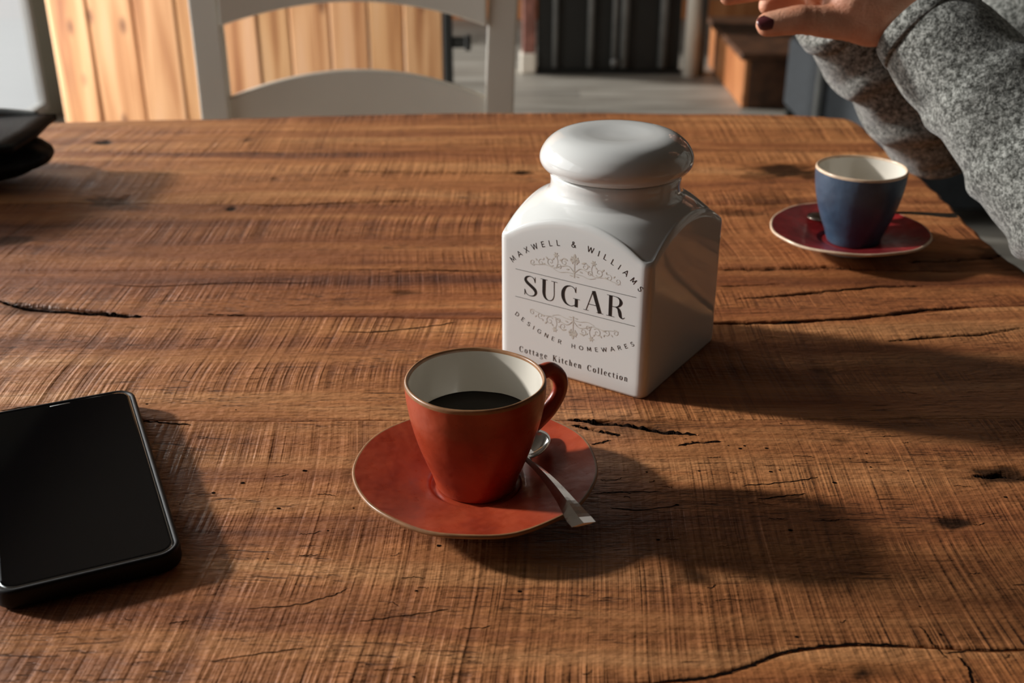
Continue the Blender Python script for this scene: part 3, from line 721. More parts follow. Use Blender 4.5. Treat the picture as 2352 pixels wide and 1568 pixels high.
saucer('terracotta red saucer under the red cup, nearest the camera', (RS[0], RS[1], T + .0006), .3, M['terra'], M['rim'], M['rim'], 'espresso saucers')
cup('terracotta red espresso cup half full of black coffee', (RS[0] + .0005, RS[1] + .001, T + .0058), math.radians(33), M['terra'], M['rim'], True, 'espresso cups')
spoon('small shiny teaspoon resting on the red saucer, handle over its rim', (.0140, .5300, T + .0185), (.0070, .5041, T + .0165), (.0332, .4370, T + .0215), 1, M['steel'], 'teaspoons')
BS = (.2705, .8590)
saucer('crimson saucer with pale rim under the blue cup', (BS[0], BS[1], T + .0006), 1.3, M['crimson'], M['palerim'], M['cream'], 'espresso saucers')
cup('denim blue espresso cup with cream inside, far right of the table', (BS[0] + .0035, BS[1] + .0, T + .0058), math.radians(62), M['blue'], M['palerim'], False, 'espresso cups')
spoon('dark teaspoon lying behind the blue cup on the crimson saucer', (.2445, .8905, T + .0150), (.276, .8925, T + .0145), (.3610, .8750, T + .0215), 1, M['darksteel'], 'teaspoons')

# ------------------------------------------------------------------ sugar canister
CX, CY, CA, HS = .0634, .6686, math.radians(147), .0519       # front face direction (right to left) = CA
fn = np.array([-math.sin(CA), math.cos(CA)]) * -1              # front face normal, towards the camera side
fn = np.array([math.sin(CA) * -1, math.cos(CA)]); 
ca_ = thing('sugar_canister', 'square white porcelain sugar canister with round lid and black lettering', 'canister', (CX, CY, T))
def rsq(n, rc):                       # rounded square as polar samples
    R = []
    for k in range(n):
        a = 2 * math.pi * k / n; c, s = abs(math.cos(a)), abs(math.sin(a)); h = HS
        r = h / max(c, s); x, y2 = r * c, r * s
        if min(x, y2) > h - rc:
            # solve |(r c,r s)-(h-rc,h-rc)|=rc
            q = h - rc; B = -(c + s) * q; C = 2 * q * q - rc * rc; r = -B + math.sqrt(B * B - C)
        R.append(r)
    return np.array(R)
def rotc(v):
    v = np.asarray(v, float); c, s = math.cos(CA), math.sin(CA); return np.column_stack([CX + v[:, 0] * c - v[:, 1] * s, CY + v[:, 0] * s + v[:, 1] * c, v[:, 2] + T])
n = 288; R0 = rsq(n, .0055); ang = 2 * np.pi * np.arange(n) / n
gr = [(.0395, .1130), (.0402, .1105), (.0420, .1078), (.0445, .1062), (.0500, .1030), (.0560, .0985), (.0620, .0935), (.0680, .0875)]
gx = np.array([a for a, b in gr]); gz = np.array([b for a, b in gr])
gp = catmull(gr, 10); gxx, gzz = gp[:, 0], gp[:, 1]
g = lambda r: np.interp(r, gxx, gzz)
rings = []
def ring(Rr, zz): rings.append(np.column_stack([Rr * np.cos(ang), Rr * np.sin(ang), zz + 0 * Rr]))
ring(R0 * .9, .001); ring(R0 - .0022, .0); ring(R0 - .0006, .0007); ring(R0, .0024)
zc = g(R0)
for t in np.linspace(.1, 1, 8): ring(R0, .0024 + (zc - .004 - .0024) * t)
for t in np.linspace(.2, 1, 6):       # soft crease
    a = t * math.pi / 2; k = R0 - .0028 * (1 - math.cos(a)); zt = g(R0 - .0028)
    ring(k, (zc - .004) + (zt - zc + .004) * math.sin(a))
for t in np.linspace(.04, 1, 26):
    k = (R0 - .0028) * (1 - t) + .0402 * t; ring(k, g(k))
for r, z in ((.0398, .1135), (.0398, .1165), (.0402, .1195), (.0396, .1212), (.0375, .1215)): ring(np.full(n, r), np.full(n, z))
V = np.concatenate(rings); m = len(rings); F = []
for i in range(m - 1):
    for k in range(n): k2 = (k + 1) % n; F.append((i * n + k, i * n + k2, i * n + n + k2, i * n + n + k))
F.append(tuple(range(n))[::-1])
mk('canister_body', rotc(V), F, M['porc'], ca_)
lp = [(.0, .1215), (.036, .1215), (.0398, .1218), (.0412, .1222), (.0436, .1236), (.0458, .1262), (.0467, .1295), (.0458, .1335), (.0425, .1385), (.0370, .1425), (.0300, .1444), (.0220, .1445), (.0140, .1438), (.0070, .1433), (0, .1432)]
lp2 = [(0, .1215), (.036, .1215)] + dense(lp[2:], 6); lp2[-1] = (0, .1432)
v, f = lathe([(max(0, a), b) for a, b in lp2], 128); v[:, 2] = v[:, 2]
mk('lid', rotc(v), f, M['porc'], ca_)

# lettering: every stroke is a ribbon with its own width, laid on the flat front face
def ribbon(pts, per=7, loops=True):
    P = catmull(pts, per) if len(pts) > 2 else np.array(pts, float); n = len(P); V = []; F = []
    for i in range(n):
        t = P[min(i + 1, n - 1), :2] - P[max(i - 1, 0), :2]; t = t / (np.linalg.norm(t) + 1e-9); nn = np.array([-t[1], t[0]]); w = max(P[i, 2], .01) / 2
        V += [P[i, :2] + nn * w, P[i, :2] - nn * w]
    for i in range(n - 1): F.append((2 * i, 2 * i + 1, 2 * i + 3, 2 * i + 2))
    return np.array(V), F
def seg(x0, y0, x1, y1, w): return ('l', [(x0, y0, w), (x1, y1, w)])
def cur(*p): return ('c', list(p))
D = {  # high contrast roman capitals, cap height 1
'S': (.64, [cur((.53, .72, .03), (.47, .90, .035), (.31, .975, .035), (.14, .90, .08), (.09, .76, .12), (.18, .63, .145), (.34, .51, .15), (.51, .37, .15), (.57, .22, .11), (.49, .07, .06), (.31, .015, .035), (.13, .09, .035), (.06, .28, .03)), seg(.535, .70, .535, .98, .025), seg(.055, .02, .055, .30, .025)]),
'U': (.86, [cur((.20, 1, .14), (.20, .60, .14), (.20, .32, .13), (.27, .10, .09), (.43, .015, .035), (.59, .09, .035), (.66, .30, .03), (.66, .65, .03), (.66, 1, .03)), seg(.04, .988, .36, .988, .025), seg(.53, .988, .80, .988, .025)]),
'G': (.92, [cur((.66, .72, .03), (.60, .90, .035), (.43, .975, .04), (.23, .89, .09), (.12, .68, .14), (.10, .48, .15), (.13, .29, .14), (.24, .10, .09), (.43, .02, .04), (.58, .06, .035), (.67, .14, .035)), seg(.70, .02, .70, .42, .13), seg(.56, .415, .86, .415, .025), seg(.67, .70, .67, .98, .025)]),
'A': (.86, [seg(.11, 0, .40, 1, .03), seg(.42, 1, .72, 0, .15), seg(.20, .33, .60, .33, .03), seg(.0, .012, .23, .012, .025), seg(.57, .012, .87, .012, .025)]),
'R': (.90, [seg(.20, 0, .20, 1, .14), cur((.20, .985, .03), (.40, .985, .03), (.56, .93, .07), (.64, .76, .13), (.57, .58, .08), (.42, .50, .035), (.20, .495, .03)), cur((.42, .50, .04), (.54, .44, .10), (.60, .28, .14), (.64, .10, .11), (.73, .02, .04), (.82, .09, .025)), seg(.04, .988, .22, .988, .025), seg(.04, .012, .38, .012, .025)]),
'C': (.74, [cur((.62, .72, .05), (.55, .92, .06), (.40, .975, .06), (.20, .88, .11), (.11, .66, .15), (.11, .36, .15), (.20, .12, .11), (.40, .02, .06), (.56, .08, .05), (.64, .24, .05)), seg(.62, .68, .62, .98, .05)]),
'K': (.82, [seg(.2, 0, .2, 1, .15), seg(.66, .98, .26, .45, .06), seg(.36, .60, .68, 0, .15), seg(.05, .98, .36, .98, .05), seg(.05, .02, .36, .02, .05), seg(.54, .98, .80, .98, .05), seg(.54, .02, .82, .02, .05)]),
'o': (.58, [cur((.29, .66, .06), (.14, .56, .11), (.10, .34, .14), (.15, .11, .11), (.29, .01, .06), (.43, .11, .11), (.48, .34, .14), (.44, .56, .11), (.29, .66, .06))]),
't': (.40, [cur((.19, .86, .08), (.19, .5, .13), (.19, .18, .12), (.25, .03, .08), (.37, .07, .05)), seg(.0, .64, .39, .64, .08)]),
'a': (.54, [cur((.10, .52, .10), (.18, .65, .06), (.32, .64, .08), (.40, .50, .13), (.40, .2, .13), (.43, .04, .08), (.52, .05, .05)), cur((.40, .40, .05), (.20, .34, .08), (.10, .18, .12), (.18, .03, .07), (.38, .13, .05))]),
'g': (.56, [cur((.26, .66, .06), (.14, .58, .10), (.12, .42, .11), (.26, .27, .06), (.39, .36, .10), (.40, .54, .11), (.26, .66, .06)), cur((.18, .29, .05), (.12, .17, .06), (.30, .08, .09), (.46, .0, .09), (.44, -.18, .06), (.24, -.26, .06), (.08, -.17, .07), (.14, -.02, .05)), seg(.38, .62, .52, .66, .06)]),
'e': (.52, [cur((.12, .38, .06), (.45, .39, .06), (.42, .58, .10), (.28, .66, .06), (.14, .54, .11), (.11, .33, .14), (.17, .10, .11), (.31, .01, .06), (.45, .12, .05))]),
'i': (.32, [seg(.17, 0, .17, .65, .13), seg(.04, .64, .18, .64, .05), seg(.04, .02, .31, .02, .05), cur((.17, .84, .12), (.175, .88, .14), (.17, .94, .12))]),
'c': (.50, [cur((.42, .52, .11), (.35, .65, .06), (.24, .65, .07), (.12, .52, .12), (.11, .28, .14), (.18, .07, .10), (.30, .01, .06), (.44, .12, .05))]),
'h': (.62, [seg(.15, 0, .15, 1, .13), cur((.17, .50, .05), (.30, .65, .07), (.44, .55, .12), (.46, .3, .13), (.46, 0, .13)), seg(.03, .98, .16, .98, .05), seg(.03, .02, .28, .02, .05), seg(.34, .02, .59, .02, .05)]),
'n': (.62, [seg(.15, 0, .15, .65, .13), cur((.17, .50, .05), (.30, .65, .07), (.44, .55, .12), (.46, .3, .13), (.46, 0, .13)), seg(.03, .63, .16, .63, .05), seg(.03, .02, .28, .02, .05), seg(.34, .02, .59, .02, .05)]),
'l': (.32, [seg(.17, 0, .17, 1, .13), seg(.04, .98, .18, .98, .05), seg(.04, .02, .31, .02, .05)]),
}
w_ = .115
G_ = {  # even-weight capitals
'M': (1.0, [seg(.12, 0, .16, 1, w_), seg(.16, 1, .50, .15, w_), seg(.50, .15, .84, 1, w_), seg(.84, 1, .88, 0, w_)]),
'A': (.92, [seg(.05, 0, .46, 1, w_), seg(.46, 1, .87, 0, w_), seg(.2, .34, .72, .34, w_)]),
'X': (.86, [seg(.08, 0, .78, 1, w_), seg(.08, 1, .78, 0, w_)]),
'W': (1.22, [seg(.05, 1, .33, 0, w_), seg(.33, 0, .61, .95, w_), seg(.61, .95, .89, 0, w_), seg(.89, 0, 1.17, 1, w_)]),
'E': (.72, [seg(.14, 0, .14, 1, w_), seg(.14, .945, .64, .945, w_), seg(.14, .52, .58, .52, w_), seg(.14, .055, .66, .055, w_)]),
'L': (.70, [seg(.14, 0, .14, 1, w_), seg(.14, .055, .64, .055, w_)]),
'I': (.28, [seg(.14, 0, .14, 1, w_)]),
'&': (.95, [cur((.88, .0, w_), (.62, .32, w_), (.34, .66, w_), (.28, .84, w_), (.42, .98, w_), (.58, .86, w_), (.50, .68, w_), (.24, .48, w_), (.14, .26, w_), (.28, .04, w_), (.52, .04, w_), (.72, .22, w_), (.82, .46, w_))]),
'S': (.76, [cur((.64, .80, w_), (.52, .94, w_), (.34, .95, w_), (.17, .83, w_), (.19, .64, w_), (.38, .53, w_), (.58, .43, w_), (.64, .24, w_), (.50, .06, w_), (.32, .05, w_), (.12, .22, w_))]),
'D': (.90, [seg(.14, 0, .14, 1, w_), cur((.14, .945, w_), (.42, .945, w_), (.68, .82, w_), (.78, .5, w_), (.68, .18, w_), (.42, .055, w_), (.14, .055, w_))]),
'G': (.98, [cur((.82, .80, w_), (.66, .93, w_), (.46, .95, w_), (.22, .82, w_), (.12, .5, w_), (.22, .18, w_), (.46, .05, w_), (.68, .08, w_), (.85, .22, w_)), seg(.84, .18, .84, .48, w_), seg(.54, .47, .88, .47, w_)]),
'N': (.92, [seg(.14, 0, .14, 1, w_), seg(.14, 1, .78, 0, w_), seg(.78, 0, .78, 1, w_)]),
'R': (.82, [seg(.14, 0, .14, 1, w_), cur((.14, .945, w_), (.44, .945, w_), (.64, .84, w_), (.64, .60, w_), (.44, .49, w_), (.14, .49, w_)), seg(.42, .49, .74, 0, w_)]),
'H': (.92, [seg(.14, 0, .14, 1, w_), seg(.78, 0, .78, 1, w_), seg(.14, .52, .78, .52, w_)]),
'O': (1.04, [cur((.52, .95, w_), (.26, .84, w_), (.12, .5, w_), (.26, .16, w_), (.52, .05, w_), (.78, .16, w_), (.92, .5, w_), (.78, .84, w_), (.52, .95, w_))]),
}
LC = [0]
def glyph(tab, ch):
    w, st = tab[ch]; ms = []
    for k, p in st: ms.append(ribbon(p, 7))
    return w, ms
def face_pts(uv, lift=.00008):      # u to the viewer's right, v up; on the front face
    uv = np.asarray(uv, float); LC[0] += 1
    x = -uv[:, 0] - .0021; off = HS + lift + (LC[0] % 7) * .000004
    V = np.column_stack([x, np.full(len(x), 0.) + off, uv[:, 1]])
    return rotc(V)
letters = []
def put(ms, fn_):
    for v, f in ms: letters.append((face_pts(fn_(v)), f))
def straight(tab, s, size, u0, v0, u1, wx=1.0):
    ws = [(tab[c][0] if c != ' ' else .55) * wx for c in s]; tot = sum(ws) * size; extra = (u1 - u0 - tot) / max(1, len(s) - 1); u = u0
    for c, w in zip(s, ws):
        if c != ' ': put(glyph(tab, c)[1], lambda p, u=u: p * (size * wx, size) + (u, v0))
        u += w * size + extra
def arc(tab, s, size, R, vc, half, sgn, wx=1.0, sp=.6):
    ws = [(tab[c][0] if c != ' ' else sp) * wx for c in s]; n = len(s); th = 2 * half
    gapa = (th * R - sum(ws) * size) / (n - 1) ; pos = -half * R
    for c, w in zip(s, ws):
        mid = (pos + w * size / 2) / R; pos += w * size + gapa
        if c == ' ': continue
        a = mid
        def fn2(p, a=a, w=w):
            x = (p[:, 0] * wx - w / 2) * size; y2 = (p[:, 1] - .5) * size
            rr = R + y2 * sgn
            if sgn > 0: return np.column_stack([math.cos(a) * x + math.sin(a) * (R + y2), vc - R + (math.cos(a) * (R + y2) - math.sin(a) * x)])
            return np.column_stack([math.cos(a) * x + math.sin(a) * (R - y2), vc + R - (math.cos(a) * (R - y2) - math.sin(a) * x)])
        put(glyph(tab, c)[1], fn2)
straight(D, 'SUGAR', .0134, -.0355, .0497, .0358, 1.16)
straight(D, 'Cottage Kitchen Collection', .0040, -.0385, .0100, .0385)
arc(G_, 'MAXWELL & WILLIAMS', .0036, .0620, .0893, .805, 1, 1.0, .5)
arc(G_, 'DESIGNER HOMEWARES', .0028, .0760, .0238, .575, -1, 1.12, .7)
for v0 in (.0654, .0472):
    letters.append((face_pts([(-.0415, v0 - .00013), (.0415, v0 - .00013), (.0415, v0 + .00013), (-.0415, v0 + .00013)]), [(0, 3, 2, 1)]))
mk('lettering', *join(*letters), M['ink'], ca_, False)['label'] = 'black printed lettering'
orn = []
def scroll(c, r0, r1, a0, turns, w=.0004):
    pts = []; m = 26
    for i in range(m):
        t = i / (m - 1); a = a0 + turns * 2 * math.pi * t; r = r0 + (r1 - r0) * t; pts.append((c[0] + r * math.cos(a), c[1] + r * math.sin(a), w * (1.0 - .45 * t)))
    return ribbon2(pts)
def ribbon2(P):
    P = np.array(P, float); n = len(P); V = []; F = []
    for i in range(n):
        t = P[min(i + 1, n - 1), :2] - P[max(i - 1, 0), :2]; t = t / (np.linalg.norm(t) + 1e-9); nn = np.array([-t[1], t[0]]); w = P[i, 2] / 2
        V += [P[i, :2] + nn * w, P[i, :2] - nn * w]
    for i in range(n - 1): F.append((2 * i, 2 * i + 1, 2 * i + 3, 2 * i + 2))
    return np.array(V), F
def leaf(x, y, a, L, w):
    pts = []; m = 8
    for i in range(m):
        t = i / (m - 1); pts.append((x + L * t * math.cos(a), y + L * t * math.sin(a), w * math.sin(math.pi * (t * .9 + .05))))
    return ribbon2(pts)
half = [ribbon2(catmull([(.0, .001, .0005), (.004, .0045, .0005), (.009, .0035, .0005), (.014, .0015, .0004), (.020, .0022, .0004), (.0255, .0012, .0004), (.031, .0005, .0003)], 8)),
        ribbon2(catmull([(.001, .0005, .0004), (.005, .0005, .0004), (.010, -.0005, .0004), (.0145, .0008, .0003)], 8)),
        ribbon2(catmull([(.0125, .0015, .0004), (.0115, .006, .0003), (.0128, .0092, .0003)], 8)),
        scroll((.0070, .0065), .0026, .0004, 2.6, -1.3), scroll((.0165, .0048), .0028, .0004, -2.4, 1.3), scroll((.0232, .0030), .0022, .0003, 2.2, -1.2), scroll((.0290, .0020), .0021, .0003, -2.2, 1.2),
        scroll((.0105, .0028), .0018, .0003, .6, 1.2)]
for a in range(6): half.append(leaf(.0128, .0098, a * math.pi / 3, .0019, .0008))
for (x, y2, a, L, w) in ((.0030, .0085, 2.2, .003, .0012), (.0052, .0078, .5, .0028, .0012), (.0085, .0080, -.6, .0022, .0010), (.0185, .0058, .9, .0022, .0010), (.0205, .0030, -.6, .0020, .0009), (.0152, .0062, 2.2, .0020, .0008), (.026, .0035, .9, .0018, .0008), (.0012, .0065, 1.2, .0032, .0010), (.0215, .0048, 1.7, .0016, .0007), (.0035, .0028, -.3, .0022, .0009)):
    half.append(leaf(x, y2, a, L, w))
mid = [leaf(0, .0095, math.pi / 2, .0036, .0017), leaf(0, .0088, math.pi / 2 + .75, .0034, .0014), leaf(0, .0088, math.pi / 2 - .75, .0034, .0014), leaf(0, .0082, math.pi / 2 + 1.5, .003, .0012), leaf(0, .0082, math.pi / 2 - 1.5, .003, .0012), ribbon2([(0, -.002, .0008), (0, .009, .0005)]), leaf(-.001, -.001, math.pi, .0022, .0008), leaf(.001, -.001, 0, .0022, .0008)]
for base, sg in ((.0705, 1), (.0415, -1)):
    for v, f in half:
        for mx in (1, -1): orn.append((face_pts(np.column_stack([v[:, 0] * mx, base + sg * v[:, 1]])), f))
    for v, f in mid: orn.append((face_pts(np.column_stack([v[:, 0], base + sg * v[:, 1]])), f))
    mk('ornament', *join(*orn), M['flour'], ca_, False)['label'] = 'pale taupe scroll ornament'; orn = []

# ------------------------------------------------------------------ phone
def slab(cx, cy, L, Wd, a, rc, layers, n=12):
    """rounded rectangle rings; layers: (inset, z)"""
    V = []; F = []; ca, sa = math.cos(a), math.sin(a)
    for ins, z in layers:
        r = max(rc - ins, .0005)
        for qx, qy, a0 in ((1, 1, 0), (-1, 1, math.pi / 2), (-1, -1, math.pi), (1, -1, 1.5 * math.pi)):
            for i in range(n):
                t = a0 + math.pi / 2 * i / (n - 1); x = qx * (L / 2 - ins - r) + r * math.cos(t); yy = qy * (Wd / 2 - ins - r) + r * math.sin(t)
                V.append((cx + x * ca - yy * sa, cy + x * sa + yy * ca, z))
    k = 4 * n
    for j in range(len(layers) - 1):
        for i in range(k): F.append((j * k + i, j * k + (i + 1) % k, j * k + k + (i + 1) % k, j * k + k + i))
    F += [tuple(range(k))[::-1], tuple(range((len(layers) - 1) * k, len(layers) * k))]
    return np.array(V), F
# long side from far corner (-.226,.591) to near corner (-.1535,.433)
pa = np.array([-.2245, .5945]); pb = np.array([-.1515, .4310]); ld = (pb - pa) / np.linalg.norm(pb - pa); PL = np.linalg.norm(pb - pa) ; pw = .082
sdv = np.array([ld[1], -ld[0]])   # to the left of the long side
if sdv[0] > 0: sdv = -sdv
pc = (pa + pb) / 2 + sdv * pw / 2; pang = math.atan2(ld[1], ld[0])
ph = thing('smartphone', 'black smartphone in a black case lying face up, cut by the frame', 'phone', (pc[0], pc[1], T))
z0 = T + .0006
mk('case', *slab(pc[0], pc[1], PL, pw, pang, .011, [(.0015, z0), (.0004, z0 + .001), (0, z0 + .003), (0, z0 + .0085), (.0004, z0 + .0098), (.0012, z0 + .0104), (.0024, z0 + .0102), (.0028, z0 + .0092)]), M['rubber'], ph)
mk('screen_edge', *slab(pc[0], pc[1], PL, pw, pang, .011, [(.0029, z0 + .0085), (.0029, z0 + .0094), (.0034, z0 + .0100), (.0041, z0 + .0102), (.0042, z0 + .0100)]), M['bezel'], ph)['label'] = 'bright glass edge'
mk('screen', *slab(pc[0], pc[1], PL, pw, pang, .011, [(.0037, z0 + .0098), (.0038, z0 + .01028), (.0046, z0 + .01045)]), M['screen'], ph, False)
sp = pc - ld * (PL / 2 - .0062)
mk('speaker_slot', *slab(sp[0], sp[1], .0012, .011, pang, .0005, [(0, z0 + .0102), (0, z0 + .0105)], 5), M['greybar'], ph)

# ------------------------------------------------------------------ black bag at the left edge
bg = thing('leather_bag', 'black leather bag with folded flap lying at the left table edge', 'bag', (-.54, 1.04, T))
parts = []
body = join(sphere((-.528, 1.045, T + .022), (.092, .070, .0215), 32, 16), sphere((-.60, 1.05, T + .023), (.09, .075, .022), 32, 16), sphere((-.69, 1.03, T + .062), (.10, .12, .062), 32, 16))  # tall third lobe is out of view, added to cast shade on the table
v, f, nn = remesh(body, .0035, 6)
v = v + nn * (.0022 * vnoise(v[:, 0] * 35, v[:, 1] * 60, v[:, 2] * 80, 3))[:, None]; v[:, 2] = np.maximum(v[:, 2], T + .0008)
mk('bag_body', v, f, M['leather'], bg)
V = []; F = []; nx, ny = 14, 16                                         # flap: a thick folded sheet rising to a blunt corner
for lay, dz in ((0, 0.), (1, .006)):
    for i in range(nx):
        for j in range(ny):
            s, t = i / (nx - 1), j / (ny - 1); x = -.68 + (.238 - .01 * abs(t - .45)) * s; yy = .985 + .115 * t
            V.append((x, yy, T + .037 + .006 * math.sin(s * 2.4) + .004 * s * math.sin(3 * t) - .004 * (1 - s) + dz + .0015 * math.sin(9 * s + 5 * t)))
for i in range(nx - 1):
    for j in range(ny - 1):
        a = i * ny + j; B = nx * ny; F += [(a, a + 1, a + ny + 1, a + ny), (B + a, B + a + ny, B + a + ny + 1, B + a + 1)]
for i in range(nx - 1):
    for j in (0, ny - 1): a = i * ny + j; F.append((a, a + ny, a + ny + nx * ny, a + nx * ny))
for j in range(ny - 1):
    for i in (0, nx - 1): a = i * ny + j; F.append((a, a + 1, a + 1 + nx * ny, a + nx * ny))
o = mk('flap', V, F, M['leather'], bg)
mk('pocket_edge', *tube(catmull([(-.545, 1.098, T + .052), (-.505, 1.103, T + .0505), (-.465, 1.100, T + .048)], 6), [.0028] * 13, 10, 1.4), M['silver'], bg)['label'] = 'pale metal zip edge'

# ------------------------------------------------------------------ person at the right-hand end
pe = thing('person', 'person in a heather grey sweatshirt leaning both elbows on the table, hands together', 'person', (.72, .95, 0))
def w3(x, y, z): return (x, y, z + T)
# joints (z relative to the table top)
Lw, Le, Lsh = w3(.305, .885, .184), w3(.405, .755, .056), w3(.66, .80, .34)
Rw, Re, Rsh = w3(.262, .975, .174), w3(.395, 1.030, .056), w3(.70, 1.14, .33)
def fing(pts, r): return chain([w3(*p) for p in pts], r, 16)
bm = [  # forearms, upper arms
 chain([Lw, tuple((np.array(Lw) * .5 + np.array(Le) * .5)), Le], [.027, .036, .042]), chain([Le, Lsh], [.042, .052]),
 chain([Rw, tuple((np.array(Rw) * .5 + np.array(Re) * .5)), Re], [.026, .036, .040]), chain([Re, Rsh], [.040, .052]),
 chain([w3(.72, .82, .33), w3(.72, 1.10, .33)], [.07, .07]), chain([w3(.74, .96, .30), w3(.76, .96, -.20)], [.125, .14]),
 chain([w3(.70, .96, .36), w3(.66, .96, .46)], [.055, .052]),
 sphere(w3(.635, .96, .575), (.092, .075, .112), 28, 20), sphere(w3(.60, .96, .525), (.06, .055, .06), 20, 12),      # skull, jaw
 chain([w3(.548, .96, .575), w3(.532, .96, .545)], [.010, .015], 12), sphere(w3(.545, .96, .505), (.016, .025, .009)),    # nose, mouth
 sphere(w3(.64, .883, .565), (.018, .008, .03)), sphere(w3(.64, 1.037, .565), (.018, .008, .03)),
 chain([w3(.76, .88, -.22), w3(.40, .86, -.235), w3(.38, .86, -.66)], [.085, .062, .045]), chain([w3(.76, 1.04, -.22), w3(.40, 1.06, -.235), w3(.38, 1.06, -.66)], [.085, .062, .045]),
 chain([w3(.38, .86, -.69), w3(.24, .86, -.71)], [.04, .03]), chain([w3(.38, 1.06, -.69), w3(.24, 1.06, -.71)], [.04, .03]),
 # left hand (nearer the camera): back of the hand towards the camera, thumb lowest
 chain([w3(.305, .885, .182), w3(.285, .887, .184), w3(.262, .889, .187)], [.0265, .0285, .026]),
 chain([w3(.300, .890, .196), w3(.262, .893, .205), w3(.240, .895, .205)], [.022, .020, .012]),
 chain([w3(.300, .892, .205), w3(.262, .895, .222), w3(.243, .898, .224)], [.018, .017, .0105]),
 fing([(.292, .881, .176), (.272, .879, .1735), (.250, .878, .1735), (.217, .875, .1765), (.1930, .875, .1728)], [.0205, .0185, .0132, .0112, .0094]),   # thumb
 fing([(.246, .893, .197), (.205, .897, .1975), (.183, .899, .1935), (.166, .900, .1895)], [.0105, .0090, .0082, .0070]),   # index
 fing([(.242, .896, .213), (.198, .900, .217), (.173, .903, .213), (.155, .905, .207)], [.0108, .0092, .0084, .0072]),
 fing([(.245, .899, .228), (.204, .903, .233), (.180, .906, .229), (.163, .908, .223)], [.0102, .0088, .0080, .0068]),
 fing([(.252, .902, .241), (.222, .905, .247), (.204, .907, .244), (.190, .909, .239)], [.0092, .0078, .0070, .0060]),
 # right hand, behind, palm against the left palm
 chain([w3(.268, .975, .176), w3(.255, .955, .186), w3(.245, .935, .197)], [.026, .026, .023]),
 chain([w3(.268, .972, .195), w3(.250, .945, .210), w3(.238, .932, .216)], [.022, .020, .014]),
 fing([(.248, .938, .183), (.228, .934, .1795), (.2125, .931, .1795), (.2035, .929, .1785)], [.0105, .0094, .0088, .0078]),
 fing([(.240, .934, .202), (.206, .929, .206), (.186, .925, .204), (.172, .922, .200)], [.0105, .009, .0082, .007]),
 fing([(.238, .935, .217), (.202, .930, .224), (.181, .926, .221), (.166, .923, .216)], [.0105, .009, .0082, .007]),
 fing([(.240, .937, .231), (.210, .932, .239), (.191, .928, .236), (.177, .925, .231)], [.0095, .008, .0074, .0062]),
 fing([(.262, .948, .190), (.246, .918, .176), (.236, .908, .186)], [.0150, .0115, .0092]),   # right thumb folded over
]
v, f, nn = remesh(join(*bm), .0026, 3)
# knuckle creases on the near thumb and fingers
cr = np.zeros(len(v))
for (cx_, w) in ((.2255, .0012), (.2215, .001), (.2295, .001), (.2535, .0012), (.2575, .0012)):
    m = (v[:, 1] < .91) & (v[:, 2] < T + .192) & (v[:, 0] < .29); cr[m] += np.exp(-((v[m, 0] - cx_ - .10 * (v[m, 2] - T - .175)) / w) ** 2)
v = v - nn * (cr * .0006)[:, None]
bd = mk('body', v, f, M['skin'], pe); bd['_o'] = tuple(pe['_o'])
def nail(c, d, up, L, w, name='fingernail'):
    c = np.array(w3(*c)); d = np.array(d, float); d /= np.linalg.norm(d); up = np.array(up, float); s = np.cross(d, up); s /= np.linalg.norm(s); up = np.cross(s, d)
    V = []; F = []; a, b = 8, 9
    for lay in (0, -.0006):
        for i in range(a):
            t = i / (a - 1) * 2 - 1
            for j in range(b):
                u = j / (b - 1) * 2 - 1; ww = w * (1 - .25 * max(0, t) ** 3 - .2 * max(0, -t) ** 3); ll = L * (1 - .22 * u * u)
                V.append(c + d * t * ll + s * u * ww - up * (.45 * ww * u * u) + up * lay - up * (.12 * L * t * t))
    n0 = a * b
    for i in range(a - 1):
        for j in range(b - 1): q = i * b + j; F += [(q, q + 1, q + b + 1, q + b), (n0 + q, n0 + q + b, n0 + q + b + 1, n0 + q + 1)]
    for i in range(a - 1):
        for j in (0, b - 1): q = i * b + j; F.append((q, q + b, q + b + n0, q + n0))
    for j in range(b - 1):
        for i in (0, a - 1): q = i * b + j; F.append((q, q + 1, q + 1 + n0, q + n0))
    return mk(name, V, F, M['nail'], pe)
nail((.1905, .8665, .1768), (-1, .02, -.18), (-.1, -.80, .50), .0075, .0058)
nail((.1620, .8945, .1930), (-1, .05, -.25), (-.25, -.6, .75), .0052, .0042)
# sweatshirt
def cone(a, b, ra, rb, n=40, m=10):
    a = np.array(a, float); b = np.array(b, float); return tube([a + (b - a) * t for t in np.linspace(0, 1, m)], [ra + (rb - ra) * t for t in np.linspace(0, 1, m)], n, up=(.2, .1, .97))
Lw_, Le_, Rw_, Re_ = map(np.array, (Lw, Le, Rw, Re))
lc = Lw_ + (Le_ - Lw_) * .07; rc_ = Rw_ + (Re_ - Rw_) * .06
shirt = [cone(lc, lc + (Le_ - lc) * .45, .038, .048), cone(lc + (Le_ - lc) * .45, Le_, .048, .052), sphere(Le_, .052), cone(Le_ + (0, 0, .004), Lsh, .056, .088), sphere(Lsh, .088),
         cone(rc_, rc_ + (Re_ - rc_) * .5, .036, .050), cone(rc_ + (Re_ - rc_) * .5, Re_, .050, .052), sphere(Re_ + (0, 0, .004), .052), cone(Re_ + (0, 0, .01), Rsh, .054, .085), sphere(Rsh, .085),
         chain([w3(.72, .84, .33), w3(.72, 1.08, .33)], [.105, .105]), chain([w3(.70, .96, .28), w3(.70, .96, -.02), w3(.75, .96, -.12)], [.155, .165, .165]), chain([w3(.70, .96, .37), w3(.68, .96, .43)], [.085, .070]),
         chain([w3(.56, .97, .10), w3(.70, .97, .22)], [.09, .13])]
v, f, nn = remesh(join(*shirt), .0045, 5)
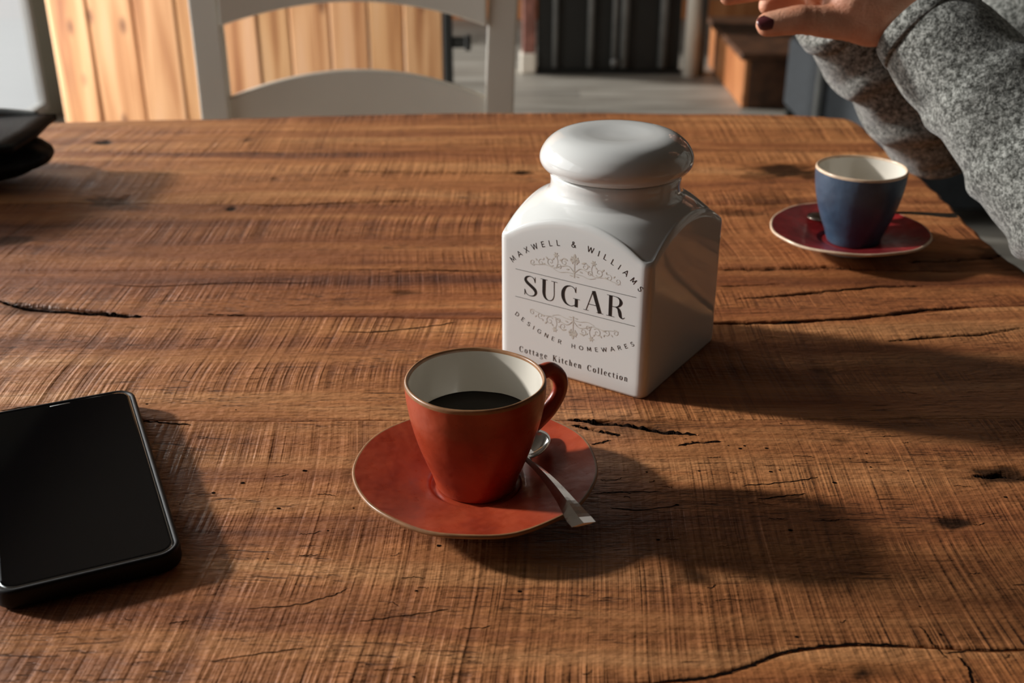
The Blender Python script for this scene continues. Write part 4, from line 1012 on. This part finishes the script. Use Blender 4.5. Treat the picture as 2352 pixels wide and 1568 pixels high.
def arm_coords(v, A, B):
    d = B - A; L = np.linalg.norm(d); d = d / L; t = (v - A) @ d; r = v - A - t[:, None] * d; return t, r, L
disp = .0060 * vnoise(v[:, 0] * 17, v[:, 1] * 17, v[:, 2] * 17, 43) + .0030 * vnoise(v[:, 0] * 30, v[:, 1] * 22, v[:, 2] * 22, 41)
for A, B, sd2, amp in ((Lw_, Le_, 1, .0085), (Rw_, Re_, 2, .0135)):
    t, r, L = arm_coords(v, A, B); near = np.clip(1.2 - np.linalg.norm(r, axis=1) / .085, 0, 1) * (t > -.02) * (t < L + .06)
    phs = t * 115 + 1.9 * vnoise(r[:, 0] * 14, r[:, 1] * 14, r[:, 2] * 14 + t * 7, 50 + sd2) * 2.2 + r[:, 1] * 40 + r[:, 2] * 26
    fold = np.maximum(0, np.sin(phs)) ** 1.6 * (0.35 + .9 * np.clip(vnoise(t * 9, r[:, 2] * 20, 0, 60 + sd2) + .35, 0, 1))
    fade = np.clip((t - .035) / .05, 0, 1); disp = disp + amp * fold * near * fade - amp * .35 * near * fade
v = v + nn * disp[:, None]; m = (v[:, 0] < .40) & (v[:, 2] < T + .004); v[m, 2] = T + .004
sw = mk('sweatshirt', v, f, M['heather'], pe)
def cuff(A, B, t0, r0, r1, w, lb):
    d = (B - A) / np.linalg.norm(B - A); pts = [A + d * (t0 + w * q) for q in (0, .06, .12, .5, .88, .96, 1.0)]
    rr = [r0 * .93, r0, r0 * 1.012, (r0 + r1) / 2 * 1.015, r1 * 1.01, r1 * .985, r1 * .95]
    return mk('cuff', *tube(pts, rr, 56, up=(.2, .1, .97)), M['ribknit'], pe)
cuff(lc, Le_, -.004, .0400, .0418, .015, '')
cuff(rc_, Re_, -.003, .0365, .0380, .014, '')
jl = [chain([w3(.78, .89, -.19), w3(.41, .87, -.20)], [.095, .075]), chain([w3(.78, 1.03, -.19), w3(.41, 1.05, -.20)], [.095, .075]), chain([w3(.41, .86, -.235), w3(.385, .86, -.62)], [.075, .062]), chain([w3(.41, 1.06, -.235), w3(.385, 1.06, -.62)], [.075, .062]), chain([w3(.80, .9, -.16), w3(.80, 1.02, -.16)], [.12, .12])]
v, f, nn = remesh(join(*jl), .010, 4); mk('jeans', v, f, M['jeans'], pe)
for yy in (.86, 1.06):
    v, f, nn = remesh(join(chain([w3(.39, yy, -.70), w3(.23, yy, -.712)], [.046, .036])), .006, 3); v[:, 2] = np.maximum(v[:, 2], .002); mk('shoe', v, f, M['rubber'], pe)
v, f, nn = remesh(join(sphere(w3(.655, .96, .60), (.098, .086, .108), 28, 18), chain([w3(.71, .96, .58), w3(.745, .96, .42)], [.07, .05]), chain([w3(.66, .885, .57), w3(.70, .89, .40)], [.025, .03]), chain([w3(.66, 1.035, .57), w3(.70, 1.03, .40)], [.025, .03])), .006, 4)
mk('hair', v, f, M['hair'], pe)
for yy in (.932, .988): mk('eye', *sphere(w3(.556, yy, .585), .011, 16, 10), M['eye'], pe)
ch2 = chair('white ladder-back chair under the person in the grey sweatshirt', (1.02, .96, 0), -math.pi / 2, None)

for o in bpy.data.objects:
    if '_o' in o: del o['_o']
